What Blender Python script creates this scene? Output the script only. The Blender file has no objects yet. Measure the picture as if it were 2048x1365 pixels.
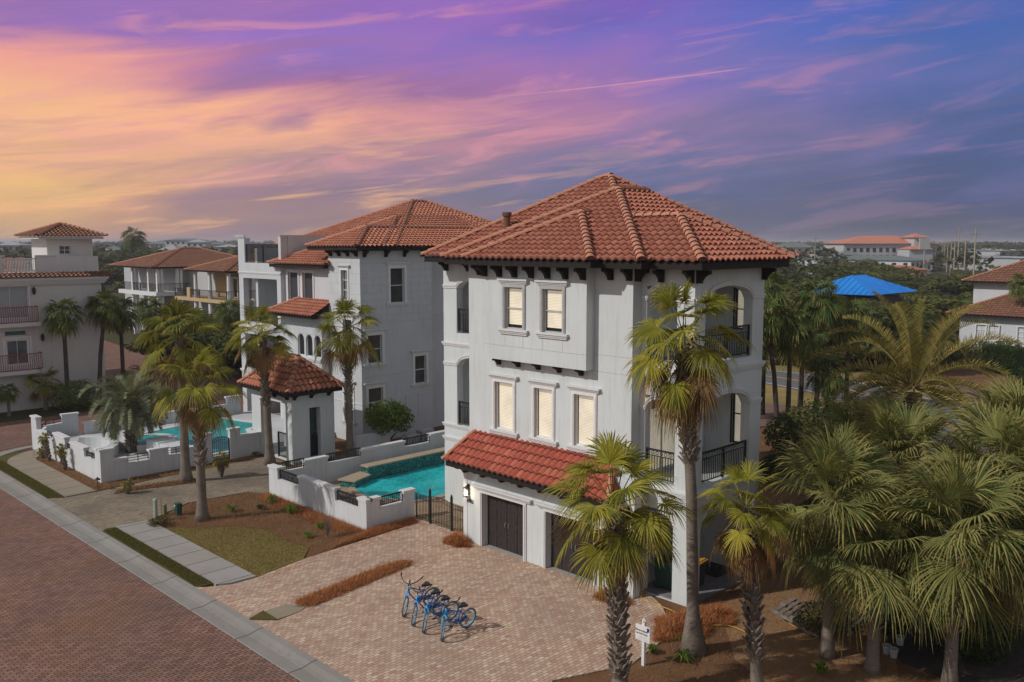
import bpy, math, random
from math import radians as RAD, sin, cos, pi, atan2, sqrt
from mathutils import Vector as V, Matrix, noise as mnoise

# ------------------------------------------------------------ camera, sky, sun
S = bpy.context.scene
COL = S.collection
CAMH = 12.0
FPX = 1790.0                      # focal length in photo pixels (photo 2048 wide)
PITCH = math.atan(197.5 / FPX)
HEAD = RAD(45.2)                  # heading: world X runs away to the right, Y away to the left
cam = bpy.data.cameras.new('camera'); camo = bpy.data.objects.new('camera', cam); COL.objects.link(camo)
cam.lens = FPX / 2048 * 36; cam.sensor_width = 36; cam.clip_start = 0.1; cam.clip_end = 9000
camo.location = (0, 0, CAMH)
camo.rotation_euler = (pi / 2 - PITCH, 0, HEAD - pi / 2)
S.camera = camo
S.view_settings.view_transform = 'Standard'; S.view_settings.look = 'None'
S.view_settings.gamma = 1; S.view_settings.exposure = 0.0

SUN_EL = RAD(38); SUN_AZ = atan2(0.40, -0.9)      # direction towards the sun
sd = V((cos(SUN_EL) * cos(SUN_AZ), cos(SUN_EL) * sin(SUN_AZ), sin(SUN_EL)))
sl = bpy.data.lights.new('sun', 'SUN'); sl.energy = 2.6; sl.angle = RAD(0.6); sl.color = (1.0, 0.96, 0.90)
so = bpy.data.objects.new('sun', sl); COL.objects.link(so); so.rotation_euler = (-sd).to_track_quat('-Z', 'Y').to_euler()
so.location = (0, 0, 60)

def srgb(r, g, b):
    f = lambda c: ((c / 255 + 0.055) / 1.055) ** 2.4 if c > 10 else c / 255 / 12.92
    return (f(r), f(g), f(b), 1)

class NT:
    def __init__(s, tree): s.t = tree; s.n = tree.nodes; s.l = tree.links
    def new(s, ty, **k):
        n = s.n.new(ty)
        for a, b in k.items(): setattr(n, a, b)
        return n
    def put(s, sock, v):
        if v is None: return
        if isinstance(v, bpy.types.NodeSocket): s.l.new(v, sock)
        else:
            try: sock.default_value = v
            except Exception: sock.default_value = (v[0], v[1], v[2])
    def math(s, op, a, b=None, c=None, clamp=False):
        n = s.new('ShaderNodeMath', operation=op, use_clamp=clamp)
        s.put(n.inputs[0], a); s.put(n.inputs[1], b); s.put(n.inputs[2], c); return n.outputs[0]
    def mix(s, f, a, b, mode='MIX'):
        n = s.new('ShaderNodeMix', data_type='RGBA', blend_type=mode)
        s.put(n.inputs[0], f); s.put(n.inputs[6], a); s.put(n.inputs[7], b); return n.outputs[2]
    def noise(s, vec, scale=5, detail=4, rough=0.55, dist=0, dim='3D'):
        n = s.new('ShaderNodeTexNoise', noise_dimensions=dim)
        s.put(n.inputs['Vector'], vec); n.inputs['Scale'].default_value = scale
        n.inputs['Detail'].default_value = detail; n.inputs['Roughness'].default_value = rough
        n.inputs['Distortion'].default_value = dist; return n.outputs['Fac']
    def ramp(s, f, stops, interp='LINEAR'):
        n = s.new('ShaderNodeValToRGB'); cr = n.color_ramp; cr.interpolation = interp
        while len(cr.elements) < len(stops): cr.elements.new(0.5)
        for e, (p, c) in zip(cr.elements, stops): e.position = p; e.color = c if len(c) == 4 else (*c, 1)
        s.put(n.inputs[0], f); return n.outputs[0]
    def rng(s, f, a, b, c=0.0, d=1.0, smooth=False):
        n = s.new('ShaderNodeMapRange', clamp=True)
        if smooth: n.interpolation_type = 'SMOOTHSTEP'
        s.put(n.inputs[0], f)
        for i, v in zip((1, 2, 3, 4), (a, b, c, d)): n.inputs[i].default_value = v
        return n.outputs[0]
    def comb(s, x, y, z=0.0):
        n = s.new('ShaderNodeCombineXYZ')
        for i, v in enumerate((x, y, z)): s.put(n.inputs[i], v)
        return n.outputs[0]
    def mapping(s, vec, scale=(1, 1, 1), rot=(0, 0, 0), loc=(0, 0, 0)):
        n = s.new('ShaderNodeMapping'); s.put(n.inputs[0], vec)
        n.inputs['Location'].default_value = loc; n.inputs['Rotation'].default_value = rot; n.inputs['Scale'].default_value = scale
        return n.outputs[0]

def build_world():
    w = bpy.data.worlds.new('World'); S.world = w; w.use_nodes = True
    t = NT(w.node_tree); t.n.clear()
    tc = t.new('ShaderNodeTexCoord').outputs['Generated']
    sp = t.new('ShaderNodeSeparateXYZ'); t.l.new(tc, sp.inputs[0]); x, y, z = sp.outputs
    ch, sh = cos(HEAD), sin(HEAD)
    fw = t.math('ADD', t.math('MULTIPLY', x, ch), t.math('MULTIPLY', y, sh))
    rt = t.math('SUBTRACT', t.math('MULTIPLY', x, sh), t.math('MULTIPLY', y, ch))
    az = t.math('ARCTAN2', rt, fw)
    el = t.math('ARCSINE', z)
    # wisps rise to the right
    tilt = 0.13
    el2 = t.math('SUBTRACT', el, t.math('MULTIPLY', az, tilt))
    p1 = t.comb(t.math('MULTIPLY', az, 2.2), t.math('MULTIPLY', el2, 15.0), 0.0)
    p2 = t.comb(t.math('MULTIPLY', az, 5.0), t.math('MULTIPLY', el2, 32.0), 3.7)
    n1 = t.noise(p1, 1.3, 5, 0.55, 0.7); n2 = t.noise(p2, 1.3, 5, 0.6, 0.8)
    n3 = t.noise(t.comb(t.math('MULTIPLY', az, 2.6), t.math('MULTIPLY', el2, 9.0), 9.1), 1.3, 4, 0.5, 0.6)
    elw = t.math('ADD', el, t.math('MULTIPLY', t.math('SUBTRACT', n1, 0.5), 0.13))
    elw = t.math('ADD', elw, t.math('MULTIPLY', t.math('SUBTRACT', n2, 0.5), 0.055))
    azw = t.math('ADD', az, t.math('MULTIPLY', t.math('SUBTRACT', n3, 0.5), 0.45))
    u = t.math('ADD', t.math('DIVIDE', azw, 1.10), 0.5, clamp=True)
    px = [0, 250, 500, 750, 1000, 1250, 1500, 1750, 2000]
    pos = [0.5 + math.atan((p - 1024) / 1800) / 1.10 for p in px]
    rows = [
     (20,  [(136,104,172),(156,106,182),(164,106,186),(146,98,188),(144,94,188),(114,86,186),(84,90,188),(54,92,188),(38,90,184)]),
     (100, [(164,112,172),(148,106,186),(160,110,192),(144,106,194),(148,104,190),(118,98,190),(96,100,190),(74,100,184),(56,96,176)]),
     (180, [(238,154,140),(218,140,152),(192,122,158),(158,108,158),(164,112,172),(132,108,184),(114,108,180),(108,106,174),(74,102,168)]),
     (260, [(246,182,128),(250,178,132),(246,172,134),(224,150,142),(188,128,158),(158,120,172),(140,116,166),(100,104,164),(70,96,156)]),
     (330, [(240,178,124),(228,168,130),(192,148,142),(174,136,148),(142,122,154),(108,112,158),(112,110,156),(88,100,148),(76,94,142)]),
     (400, [(236,184,116),(216,162,124),(178,138,136),(142,122,142),(116,116,144),(92,104,144),(94,102,140),(86,96,136),(80,92,130)]),
     (470, [(214,166,118),(198,150,122),(172,136,130),(146,124,130),(122,114,130),(108,106,126),(100,102,124),(94,98,120),(88,94,116)]),
    ]
    col = None; prev = None
    for py, cs in rows[::-1]:
        e = math.atan((485 - py) / 1800)
        r = t.ramp(u, [(p, srgb(*c)) for p, c in zip(pos, cs)])
        if col is None: col = r
        else: col = t.mix(t.rng(elw, prev, e), col, r)
        prev = e
    # darker bluish cirrus bands and pink wisps between
    dark = t.rng(n1, 0.52, 0.70, 0, 0.38, True)
    band = t.math('MULTIPLY', dark, t.rng(el, 0.0, 0.05))
    col = t.mix(band, col, srgb(108, 108, 156))
    n4 = t.noise(t.comb(t.math('MULTIPLY', az, 3.2), t.math('MULTIPLY', el2, 34.0), 17.0), 1.4, 5, 0.6, 0.5)
    low = t.math('MULTIPLY', t.rng(n4, 0.50, 0.66, 0, 0.5, True), t.rng(el, 0.16, 0.02))
    col = t.mix(low, col, srgb(146, 122, 146))
    warm = t.math('MULTIPLY', t.math('MULTIPLY', t.rng(n4, 0.46, 0.34, 0, 0.55, True), t.rng(el, 0.20, 0.05)), t.rng(az, 0.25, -0.15))
    col = t.mix(warm, col, srgb(252, 184, 122))
    pink = t.math('MULTIPLY', t.rng(n2, 0.50, 0.72, 0, 0.42, True), t.math('MULTIPLY', t.rng(el, 0.02, 0.08), t.rng(az, 0.5, 0.0, 0.3, 1)))
    col = t.mix(pink, col, srgb(236, 152, 160))
    # two thin trails
    for (a0, e0, a1, e1, wd, st) in [(-0.03, 0.155, 0.255, 0.181, 0.0011, 0.5), (-0.54, 0.214, -0.33, 0.262, 0.0012, 0.25)]:
        k = (e1 - e0) / (a1 - a0)
        d = t.math('ABSOLUTE', t.math('SUBTRACT', el, t.math('ADD', t.math('MULTIPLY', az, k), e0 - k * a0)))
        m = t.math('MULTIPLY', t.rng(d, 0, wd, 1, 0), t.math('MULTIPLY', t.rng(az, a0, a0 + 0.1), t.rng(az, a1 - 0.02, a1, 1, 0)))
        col = t.mix(t.math('MULTIPLY', m, st), col, srgb(236, 160, 180))
    # overhead the air goes over into the blue daylight sky
    sky = t.new('ShaderNodeTexSky', sky_type='NISHITA'); sky.sun_disc = False
    sky.sun_elevation = SUN_EL; sky.sun_rotation = pi / 2 - SUN_AZ; sky.air_density = 1.0; sky.dust_density = 1.5
    nis = t.mix(1.0, sky.outputs[0], (SKYK, SKYK, SKYK, 1), 'MULTIPLY')
    high = t.mix(0.55, nis, srgb(156, 156, 160))
    col = t.mix(t.rng(el, 0.30, 0.55, 0, 1, True), col, high)
    col = t.mix(t.rng(t.math('ABSOLUTE', az), 0.62, 1.05, 0, 1, True), col, t.mix(t.rng(el, 0.0, 0.9), srgb(178, 177, 182), high))
    hs = t.new('ShaderNodeHueSaturation'); hs.inputs['Saturation'].default_value = .92; t.l.new(col, hs.inputs['Color']); col = hs.outputs[0]
    bg = t.new('ShaderNodeBackground'); t.l.new(col, bg.inputs[0]); bg.inputs[1].default_value = 1.0
    out = t.new('ShaderNodeOutputWorld'); t.l.new(bg.outputs[0], out.inputs[0])
SKYK = 0.08
build_world()

# ------------------------------------------------------------ helpers
RT = V((sin(HEAD), -cos(HEAD), 0)); FW = V((cos(PITCH) * cos(HEAD), cos(PITCH) * sin(HEAD), -sin(PITCH))); UP = RT.cross(FW)
def at(px, py, z=0.0):
    """the place on height z that the photograph shows at pixel px, py"""
    d = FW + RT * ((px - 1024) / FPX) - UP * ((py - 682.5) / FPX)
    k = (z - CAMH) / d.z
    return V((d.x * k, d.y * k, z))

def kids(o): return list(o.children)
def tag(o, label=None, cat=None, group=None, kind=None):
    if label: o['label'] = label
    if cat: o['category'] = cat
    if group: o['group'] = group
    if kind: o['kind'] = kind
    return o
def empty(name, loc, label=None, cat=None, group=None, rz=0):
    o = bpy.data.objects.new(name, None); COL.objects.link(o); o.location = loc; o.rotation_euler = (0, 0, rz)
    o.empty_display_size = 0.3
    return tag(o, label, cat, group)
def rootloc(p):
    while p.parent: p = p.parent
    return p.location.copy()
def copy_tree(o, parent=None):
    c = o.copy(); COL.objects.link(c); c.parent = parent
    for ch in kids(o): copy_tree(ch, c)
    return c

class MB:
    def __init__(s): s.v = []; s.f = []; s.uv = []; s.m = []; s.cu = (0.5, 0.5); s.cm = 0
    def face(s, idx): s.f.append(tuple(idx)); s.uv.append(s.cu); s.m.append(s.cm)
    def add(s, *pts):
        i = len(s.v); s.v.extend([tuple(p) for p in pts]); return i
    def quad(s, a, b, c, d): i = s.add(a, b, c, d); s.face((i, i + 1, i + 2, i + 3))
    def tri(s, a, b, c): i = s.add(a, b, c); s.face((i, i + 1, i + 2))
    def poly(s, pts): i = s.add(*pts); s.face(range(i, i + len(pts)))
    def box(s, x0, x1, y0, y1, z0, z1):
        i = s.add((x0,y0,z0),(x1,y0,z0),(x1,y1,z0),(x0,y1,z0),(x0,y0,z1),(x1,y0,z1),(x1,y1,z1),(x0,y1,z1))
        for q in ((0,3,2,1),(4,5,6,7),(0,1,5,4),(1,2,6,5),(2,3,7,6),(3,0,4,7)): s.face([i + k for k in q])
    def obox(s, c, ax, ay, az):
        """box at centre c with half-axis vectors"""
        i = len(s.v)
        for k in ((-1,-1,-1),(1,-1,-1),(1,1,-1),(-1,1,-1),(-1,-1,1),(1,-1,1),(1,1,1),(-1,1,1)):
            s.v.append(tuple(V(c) + V(ax) * k[0] + V(ay) * k[1] + V(az) * k[2]))
        for q in ((0,3,2,1),(4,5,6,7),(0,1,5,4),(1,2,6,5),(2,3,7,6),(3,0,4,7)): s.face([i + k for k in q])
    def prism(s, pts, z0, z1):
        n = len(pts); i = s.add(*[(p[0], p[1], z0) for p in pts]); s.add(*[(p[0], p[1], z1) for p in pts])
        s.face(range(i + n - 1, i - 1, -1)); s.face(range(i + n, i + 2 * n))
        for k in range(n): s.face((i + k, i + (k + 1) % n, i + n + (k + 1) % n, i + n + k))
    def tube(s, pts, rad, n=6, cap=True):
        pts = [V(p) for p in pts]; rs = rad if isinstance(rad, (list, tuple)) else [rad] * len(pts)
        base = len(s.v); up = V((0, 0, 1)); prevx = None
        for j, p in enumerate(pts):
            d = (pts[min(j + 1, len(pts) - 1)] - pts[max(j - 1, 0)]).normalized()
            if prevx is None: xx = (up if abs(d.z) < 0.9 else V((1, 0, 0))).cross(d).normalized()
            else:
                xx = prevx - d * prevx.dot(d); xx = xx.normalized() if xx.length > 1e-6 else V((1, 0, 0))
            prevx = xx; yy = d.cross(xx)
            for k in range(n):
                a = 2 * pi * k / n; s.v.append(tuple(p + (xx * cos(a) + yy * sin(a)) * rs[j]))
        for j in range(len(pts) - 1):
            for k in range(n):
                a = base + j * n + k; b = base + j * n + (k + 1) % n
                s.face((a, b, b + n, a + n))
        if cap:
            s.face([base + k for k in range(n)][::-1]); e = base + (len(pts) - 1) * n; s.face([e + k for k in range(n)])
    def lathe(s, c, prof, n=12):
        i = len(s.v)
        for (r, z) in prof:
            for k in range(n): s.v.append((c[0] + r * cos(2 * pi * k / n), c[1] + r * sin(2 * pi * k / n), c[2] + z))
        for j in range(len(prof) - 1):
            for k in range(n):
                a = i + j * n + k; b = i + j * n + (k + 1) % n; s.face((a, b, b + n, a + n))
        s.face([i + k for k in range(n)][::-1]); e = i + (len(prof) - 1) * n; s.face([e + k for k in range(n)])
    def torus(s, c, ax, ay, R, r, n=28, m=6):
        c = V(c); ax = V(ax).normalized(); ay = V(ay).normalized(); az = ax.cross(ay)
        i = len(s.v)
        for k in range(n):
            a = 2 * pi * k / n; d = ax * cos(a) + ay * sin(a)
            for q in range(m):
                b = 2 * pi * q / m; s.v.append(tuple(c + d * (R + r * cos(b)) + az * (r * sin(b))))
        for k in range(n):
            for q in range(m):
                s.face((i + k * m + q, i + ((k + 1) % n) * m + q, i + ((k + 1) % n) * m + (q + 1) % m, i + k * m + (q + 1) % m))
    def build(s, name, mat, parent=None, smooth=False, loc=None):
        off = rootloc(parent) if parent is not None else V((0, 0, 0))
        if loc is not None: off = V(loc)
        me = bpy.data.meshes.new(name)
        me.from_pydata([(x - off.x, y - off.y, z - off.z) for x, y, z in s.v], [], s.f)
        for m in (mat if isinstance(mat, (list, tuple)) else [mat]): me.materials.append(m)
        uvl = me.uv_layers.new(name='tile'); data = []
        for f, uv in zip(s.f, s.uv): data.extend(list(uv) * len(f))
        uvl.data.foreach_set('uv', data)
        if any(s.m): me.polygons.foreach_set('material_index', s.m)
        if smooth: me.polygons.foreach_set('use_smooth', [True] * len(s.f))
        me.update()
        o = bpy.data.objects.new(name, me); COL.objects.link(o)
        if parent is not None: o.parent = parent
        elif loc is not None: o.location = loc
        return o

def bx(mb, ax, p, u0, u1, d0, d1, z0, z1):
    """box on a wall: ax 'x' = wall facing -X at x=p (u along Y), 'y' = wall facing -Y at y=p (u along X); d = depth inward"""
    if ax == 'x': mb.box(p + d0, p + d1, u0, u1, z0, z1)
    else: mb.box(u0, u1, p + d0, p + d1, z0, z1)
def wp(ax, p, u, d, z): return (p + d, u, z) if ax == 'x' else (u, p + d, z)

def wall(mb, ax, p, u0, u1, z0, z1, holes=(), th=0.22, arches=()):
    """wall panel with rectangular holes (u0,u1,z0,z1); arches = (u0,u1,spring z,rise) close the top of a hole with a curve"""
    us = sorted({u0, u1, *[h[0] for h in holes], *[h[1] for h in holes]}); zs = sorted({z0, z1, *[h[2] for h in holes], *[h[3] for h in holes]})
    us = [u for u in us if u0 - 1e-6 <= u <= u1 + 1e-6]; zs = [z for z in zs if z0 - 1e-6 <= z <= z1 + 1e-6]
    inh = lambda a, b: any(h[0] - 1e-6 < a < h[1] + 1e-6 and h[2] - 1e-6 < b < h[3] + 1e-6 for h in holes)
    for i in range(len(us) - 1):
        for j in range(len(zs) - 1):
            if inh((us[i] + us[i + 1]) / 2, (zs[j] + zs[j + 1]) / 2): continue
            for d in (0, th):
                mb.quad(wp(ax, p, us[i], d, zs[j]), wp(ax, p, us[i + 1], d, zs[j]), wp(ax, p, us[i + 1], d, zs[j + 1]), wp(ax, p, us[i], d, zs[j + 1]))
    def rev(a, b):   # reveal strip between two (u,z) points
        mb.quad(wp(ax, p, a[0], 0, a[1]), wp(ax, p, b[0], 0, b[1]), wp(ax, p, b[0], th, b[1]), wp(ax, p, a[0], th, a[1]))
    for h in list(holes) + [(u0, u1, z0, z1)]:
        c = [(h[0], h[2]), (h[1], h[2]), (h[1], h[3]), (h[0], h[3])]
        for k in range(4): rev(c[k], c[(k + 1) % 4])
    for (a, b, zs_, rise) in arches:
        n = 14; pts = [(a + (b - a) * k / n, zs_ + rise * sqrt(max(0, 1 - (2 * k / n - 1) ** 2))) for k in range(n + 1)]
        top = zs_ + rise + 0.004
        for k in range(n):
            for d in (0, th):
                mb.quad(wp(ax, p, pts[k][0], d, pts[k][1]), wp(ax, p, pts[k + 1][0], d, pts[k + 1][1]), wp(ax, p, pts[k + 1][0], d, top), wp(ax, p, pts[k][0], d, top))
            rev(pts[k], pts[k + 1])

def arch_trim(mb, ax, p, a, b, zs_, rise, ea=0.3, eb=0.3, w=0.16, out=0.06):
    """moulding that runs level over the piers and follows the arch"""
    n = 14
    pts = [(a - ea, zs_ + w * .5)] + [(a + (b - a) * k / n, zs_ + w * .6 + rise * sqrt(max(0, 1 - (2 * k / n - 1) ** 2))) for k in range(n + 1)] + [(b + eb, zs_ + w * .5)]
    for (w0, w1, o) in ((0, w * .55, out * .6), (w * .55, w, out)):
        for k in range(len(pts) - 1):
            (ua, za), (ub, zb) = pts[k], pts[k + 1]
            q = [(ua, za + w0 - w / 2), (ub, zb + w0 - w / 2), (ub, zb + w1 - w / 2), (ua, za + w1 - w / 2)]
            i = mb.add(*[wp(ax, p, u, -o, z) for u, z in q], *[wp(ax, p, u, 0.02, z) for u, z in q])
            for f in ((0,1,2,3),(4,7,6,5),(0,4,5,1),(1,5,6,2),(2,6,7,3),(3,7,4,0)): mb.face([i + t for t in f])

def cornice(mb, ax, p, u0, u1, z, h=0.24, out=0.10, ret=True):
    for k, (a, b, o) in enumerate(((0, .3, .45), (.3, .62, .7), (.62, 1, 1))):
        bx(mb, ax, p, u0 - o * out * (1 if ret else 0), u1 + o * out * (1 if ret else 0), -o * out, 0.01, z + a * h, z + b * h)

# roofs of barrel tiles: every tile is modelled
def slope(mb, A, e, n, L, run, pitch, tile=.32, course=.33, amp=.07, lift=.055, left=1, right=1, z0=0.0, base=0, lo=0):
    """A eave corner (x,y,z), e unit vector along the eave, n unit vector inward; left/right = 1 hip at 45 deg, 0 square end"""
    A = V(A); e = V((*e, 0)); n = V((*n, 0)); rc = course / sqrt(1 + pitch * pitch)
    prof = ([0, .35, .7, .85, 1.0] if lo else [0, .08, .22, .36, .5, .64, .72, .86, 1.0])
    hh = lambda q: amp * sin(pi * q / .72) if q < .72 else -.025 * sin(pi * (q - .72) / .28)
    k = 0; s0 = 0.0
    while s0 < run - 1e-4:
        s1 = min(run, s0 + rc)
        a0, b0 = s0 * left, L - s0 * right; a1, b1 = s1 * left, L - s1 * right
        j = int(math.floor(a0 / tile)); jend = int(math.ceil(b0 / tile))
        for t in range(j, jend):
            mb.cu = ((t + base * 37) % 997 + .5, (k + base * 51) % 400 + .5)
            us = [(t + q) * tile for q in prof]
            us = [min(max(u, a0), b0) for u in us]
            row = []
            for u, q in zip(us, prof):
                qq = (u / tile) % 1.0 if u not in (a0, b0) else (u / tile) % 1.0
                h = hh(qq if q < 1 else 0)
                ut = min(max(u, a1), b1) if a1 < b1 else (a1 + b1) / 2
                pb = A + e * u + n * (s0 - (.03 if k else 0.05)) + V((0, 0, s0 * pitch + h + lift))
                pt = A + e * ut + n * s1 + V((0, 0, s1 * pitch + h * .9))
                pd = A + e * u + n * (s0 - (.02 if k else 0.05)) + V((0, 0, s0 * pitch + (h * .75 if h else -.0)))
                row.append((pb, pt, pd))
            i = len(mb.v)
            for r in row: mb.v.extend([tuple(r[0]), tuple(r[1]), tuple(r[2])])
            for q in range(len(row) - 1):
                if (row[q][0] - row[q + 1][0]).length < 1e-5: continue
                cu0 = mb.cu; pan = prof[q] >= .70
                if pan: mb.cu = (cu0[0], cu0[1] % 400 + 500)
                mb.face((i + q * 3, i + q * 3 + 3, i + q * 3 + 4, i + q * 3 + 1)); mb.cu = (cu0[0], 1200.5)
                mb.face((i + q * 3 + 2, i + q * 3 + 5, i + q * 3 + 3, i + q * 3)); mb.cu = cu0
        s0 = s1; k += 1
    mb.cu = (.5, .5)

def caps(mb, p0, p1, r=.15, seg=.36, lift=.05, base=0):
    p0 = V(p0); p1 = V(p1); d = p1 - p0; L = d.length
    if L < .2: return
    d.normalize(); n = max(1, int(round(L / seg))); side = d.cross(V((0, 0, 1))).normalized(); up = side.cross(d).normalized()
    for k in range(n):
        mb.cu = (k * 3 + base * 71 + .5, 2000.5 + base)
        a = p0 + d * (L * k / n - .04); b = p0 + d * (L * (k + 1) / n); i = len(mb.v); m = 6
        for (c, rr, l) in ((a, r * 1.12, lift + .02), (b, r * .88, lift)):
            for q in range(m + 1):
                t = pi * q / m; mb.v.append(tuple(c + side * (rr * cos(t)) + up * (rr * .8 * sin(t) + l - .03)))
        c0 = len(mb.v); mb.v.append(tuple(a + up * (lift - .04)))
        for q in range(m): mb.face((i + q, i + q + 1, i + m + 2 + q, i + m + 1 + q))
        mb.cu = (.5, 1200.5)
        for q in range(m): mb.face((i + q + 1, i + q, c0))
    mb.cu = (.5, .5)

def hip(mb, x0, x1, y0, y1, z, pitch, tile=.32, course=.33, base=0, sides='wsen', lo=0, r=.15):
    """hip roof over the eave rectangle; w = slope facing -X, s = -Y, e = +X, n = +Y"""
    w = x1 - x0; d = y1 - y0; run = min(w, d) / 2
    if 's' in sides: slope(mb, (x0, y0, z), (1, 0), (0, 1), w, run, pitch, tile, course, base=base, lo=lo)
    if 'n' in sides: slope(mb, (x1, y1, z), (-1, 0), (0, -1), w, run, pitch, tile, course, base=base + 1, lo=lo)
    if 'w' in sides: slope(mb, (x0, y1, z), (0, -1), (1, 0), d, run, pitch, tile, course, base=base + 2, lo=lo)
    if 'e' in sides: slope(mb, (x1, y0, z), (0, 1), (-1, 0), d, run, pitch, tile, course, base=base + 3, lo=lo)
    zt = z + run * pitch
    if w >= d: r0, r1 = V((x0 + run, y0 + run, zt)), V((x1 - run, y0 + run, zt)); pr = ((x0, y0, r0), (x0, y1, r0), (x1, y0, r1), (x1, y1, r1))
    else: r0, r1 = V((x0 + run, y0 + run, zt)), V((x0 + run, y1 - run, zt)); pr = ((x0, y0, r0), (x1, y0, r0), (x0, y1, r1), (x1, y1, r1))
    for k, (a, b, p) in enumerate(pr): caps(mb, (a, b, z + .02), p, r=r, base=base + k)
    caps(mb, r0, r1, r=r, base=base + 7)

def eaves(mb, x0, x1, y0, y1, z, t=.26, inset=.05, e=0.0):
    mb.box(x0 + inset, x1 - inset, y0 + inset, y1 - inset, z - t - e, z - .012 - e)

def bracket(mb, ax, p, u, z, w=.14, out=.5, h=.42):
    """stepped scroll corbel under the eave"""
    pr = [(0, 0), (-out, 0), (-out, -.12 * h / .42), (-out * .72, -.16 * h / .42), (-out * .52, -.24 * h / .42), (-out * .38, -.34 * h / .42), (-out * .36, -h), (0, -h)]
    n = len(pr); i = mb.add(*[wp(ax, p, u - w / 2, d, z + q) for d, q in pr], *[wp(ax, p, u + w / 2, d, z + q) for d, q in pr])
    mb.face(range(i, i + n)); mb.face(range(i + 2 * n - 1, i + n - 1, -1))
    for k in range(n): mb.face((i + k, i + n + k, i + n + (k + 1) % n, i + (k + 1) % n))

# ------------------------------------------------------------ materials
MATS = {}
def mat(name, fn):
    m = bpy.data.materials.new(name); m.use_nodes = True; t = NT(m.node_tree); b = t.n['Principled BSDF']
    fn(t, b); MATS[name] = m; return m
def objc(t): return t.new('ShaderNodeTexCoord').outputs['Object']
def wpos(t): return t.new('ShaderNodeNewGeometry').outputs['Position']
def bump(t, b, h, st=.3, dist=.02):
    n = t.new('ShaderNodeBump'); n.inputs['Strength'].default_value = st; n.inputs['Distance'].default_value = dist
    t.put(n.inputs['Height'], h); t.l.new(n.outputs[0], b.inputs['Normal'])
def setb(t, b, col, rough=.8, spec=.3, metal=0.0):
    t.put(b.inputs['Base Color'], col); t.put(b.inputs['Roughness'], rough); b.inputs['Specular IOR Level'].default_value = spec
    b.inputs['Metallic'].default_value = metal
def simple(name, c, rough=.6, spec=.3, metal=0.0, var=.12, sc=6):
    def fn(t, b):
        n = t.noise(wpos(t), sc, 4); c4 = c if len(c) == 4 else (*c, 1)
        lo = tuple(x * (1 - var) for x in c4[:3]) + (1,); hi = tuple(min(1, x * (1 + var)) for x in c4[:3]) + (1,)
        setb(t, b, t.ramp(n, [(.3, lo), (.7, hi)]), rough, spec, metal)
    return mat(name, fn)
def stucco(name, c, score=False, dirt=.5):
    def fn(t, b):
        p = wpos(t); n = t.noise(p, .5, 6, .6); n2 = t.noise(t.mapping(p, (3.5, 3.5, .3)), 1.7, 6, .7); fine = t.noise(p, 26, 4, .7)
        c4 = (*c, 1); dk = tuple(x * k for x, k in zip(c, (.80, .78, .74))) + (1,)
        col = t.mix(t.rng(n, .35, .7, 0, dirt * .55), c4, dk)
        col = t.mix(t.rng(n2, .50, .78, 0, min(.6, dirt * .55)), col, tuple(x * k for x, k in zip(c, (.62, .60, .57))) + (1,))
        col = t.mix(t.rng(fine, .35, .75, 0, .16), col, dk)
        h = fine
        setb(t, b, col, .92, .15)
        bump(t, b, h, .35, .012)
    return mat(name, fn)
def fn_tile(cols, old=.25):
    def fn(t, b):
        uv = t.new('ShaderNodeTexCoord').outputs['UV']; wn = t.new('ShaderNodeTexWhiteNoise', noise_dimensions='2D'); t.l.new(uv, wn.inputs['Vector'])
        n = len(cols); col = t.ramp(wn.outputs['Value'], [((i + .5) / n, c) for i, c in enumerate(cols)])
        p = wpos(t); d = t.noise(p, 1.1, 5, .6); d2 = t.noise(p, 14, 4, .65)
        col = t.mix(t.rng(d, .45, .75, 0, old), col, (.12, .065, .05, 1)); col = t.mix(t.rng(d2, .5, .8, 0, .5), col, (.50, .28, .19, 1))
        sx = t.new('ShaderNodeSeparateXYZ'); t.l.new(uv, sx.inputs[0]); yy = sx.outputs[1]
        col = t.mix(t.math('MULTIPLY', t.rng(yy, 450, 451), .32), col, (.07, .035, .028, 1)); col = t.mix(t.math('MULTIPLY', t.rng(yy, 1100, 1101), .7), col, (.03, .014, .01, 1))  # butt ends and pans painted dark: shade between tiles, plus dirt in pans
        col = t.mix(t.rng(yy, 1900, 1901), col, t.mix(t.rng(d2, .35, .7), (.40, .15, .09, 1), (.58, .30, .20, 1)))
        setb(t, b, col, .78, .25); bump(t, b, d2, .3, .01)
    return fn
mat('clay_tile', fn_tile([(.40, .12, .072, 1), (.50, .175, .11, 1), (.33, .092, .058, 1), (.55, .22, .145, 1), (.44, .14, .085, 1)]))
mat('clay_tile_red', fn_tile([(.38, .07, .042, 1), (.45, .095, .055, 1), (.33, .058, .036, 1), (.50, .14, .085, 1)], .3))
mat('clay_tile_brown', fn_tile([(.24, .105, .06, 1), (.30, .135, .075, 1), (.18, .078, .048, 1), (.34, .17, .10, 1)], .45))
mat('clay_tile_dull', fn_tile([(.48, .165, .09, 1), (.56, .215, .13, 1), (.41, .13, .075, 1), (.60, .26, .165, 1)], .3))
WH = stucco('stucco_white', (.62, .655, .665), dirt=.9); WN = stucco('stucco_neighbour', (.57, .59, .62), dirt=.8)
WT = stucco('stucco_trim', (.66, .66, .67), dirt=.5); WC = stucco('stucco_cream', (.64, .61, .59), dirt=.6); WG = stucco('garden_wall_white', (.62, .64, .67), dirt=1.1)
WTAN = stucco('stucco_tan', (.50, .36, .20)); WGY = stucco('stucco_grey', (.45, .46, .48))
simple('dark_wood', (.022, .018, .016), .7, .2); simple('iron', (.018, .015, .017), .5, .4); simple('gate_iron', (.012, .012, .016), .45, .5)
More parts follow.
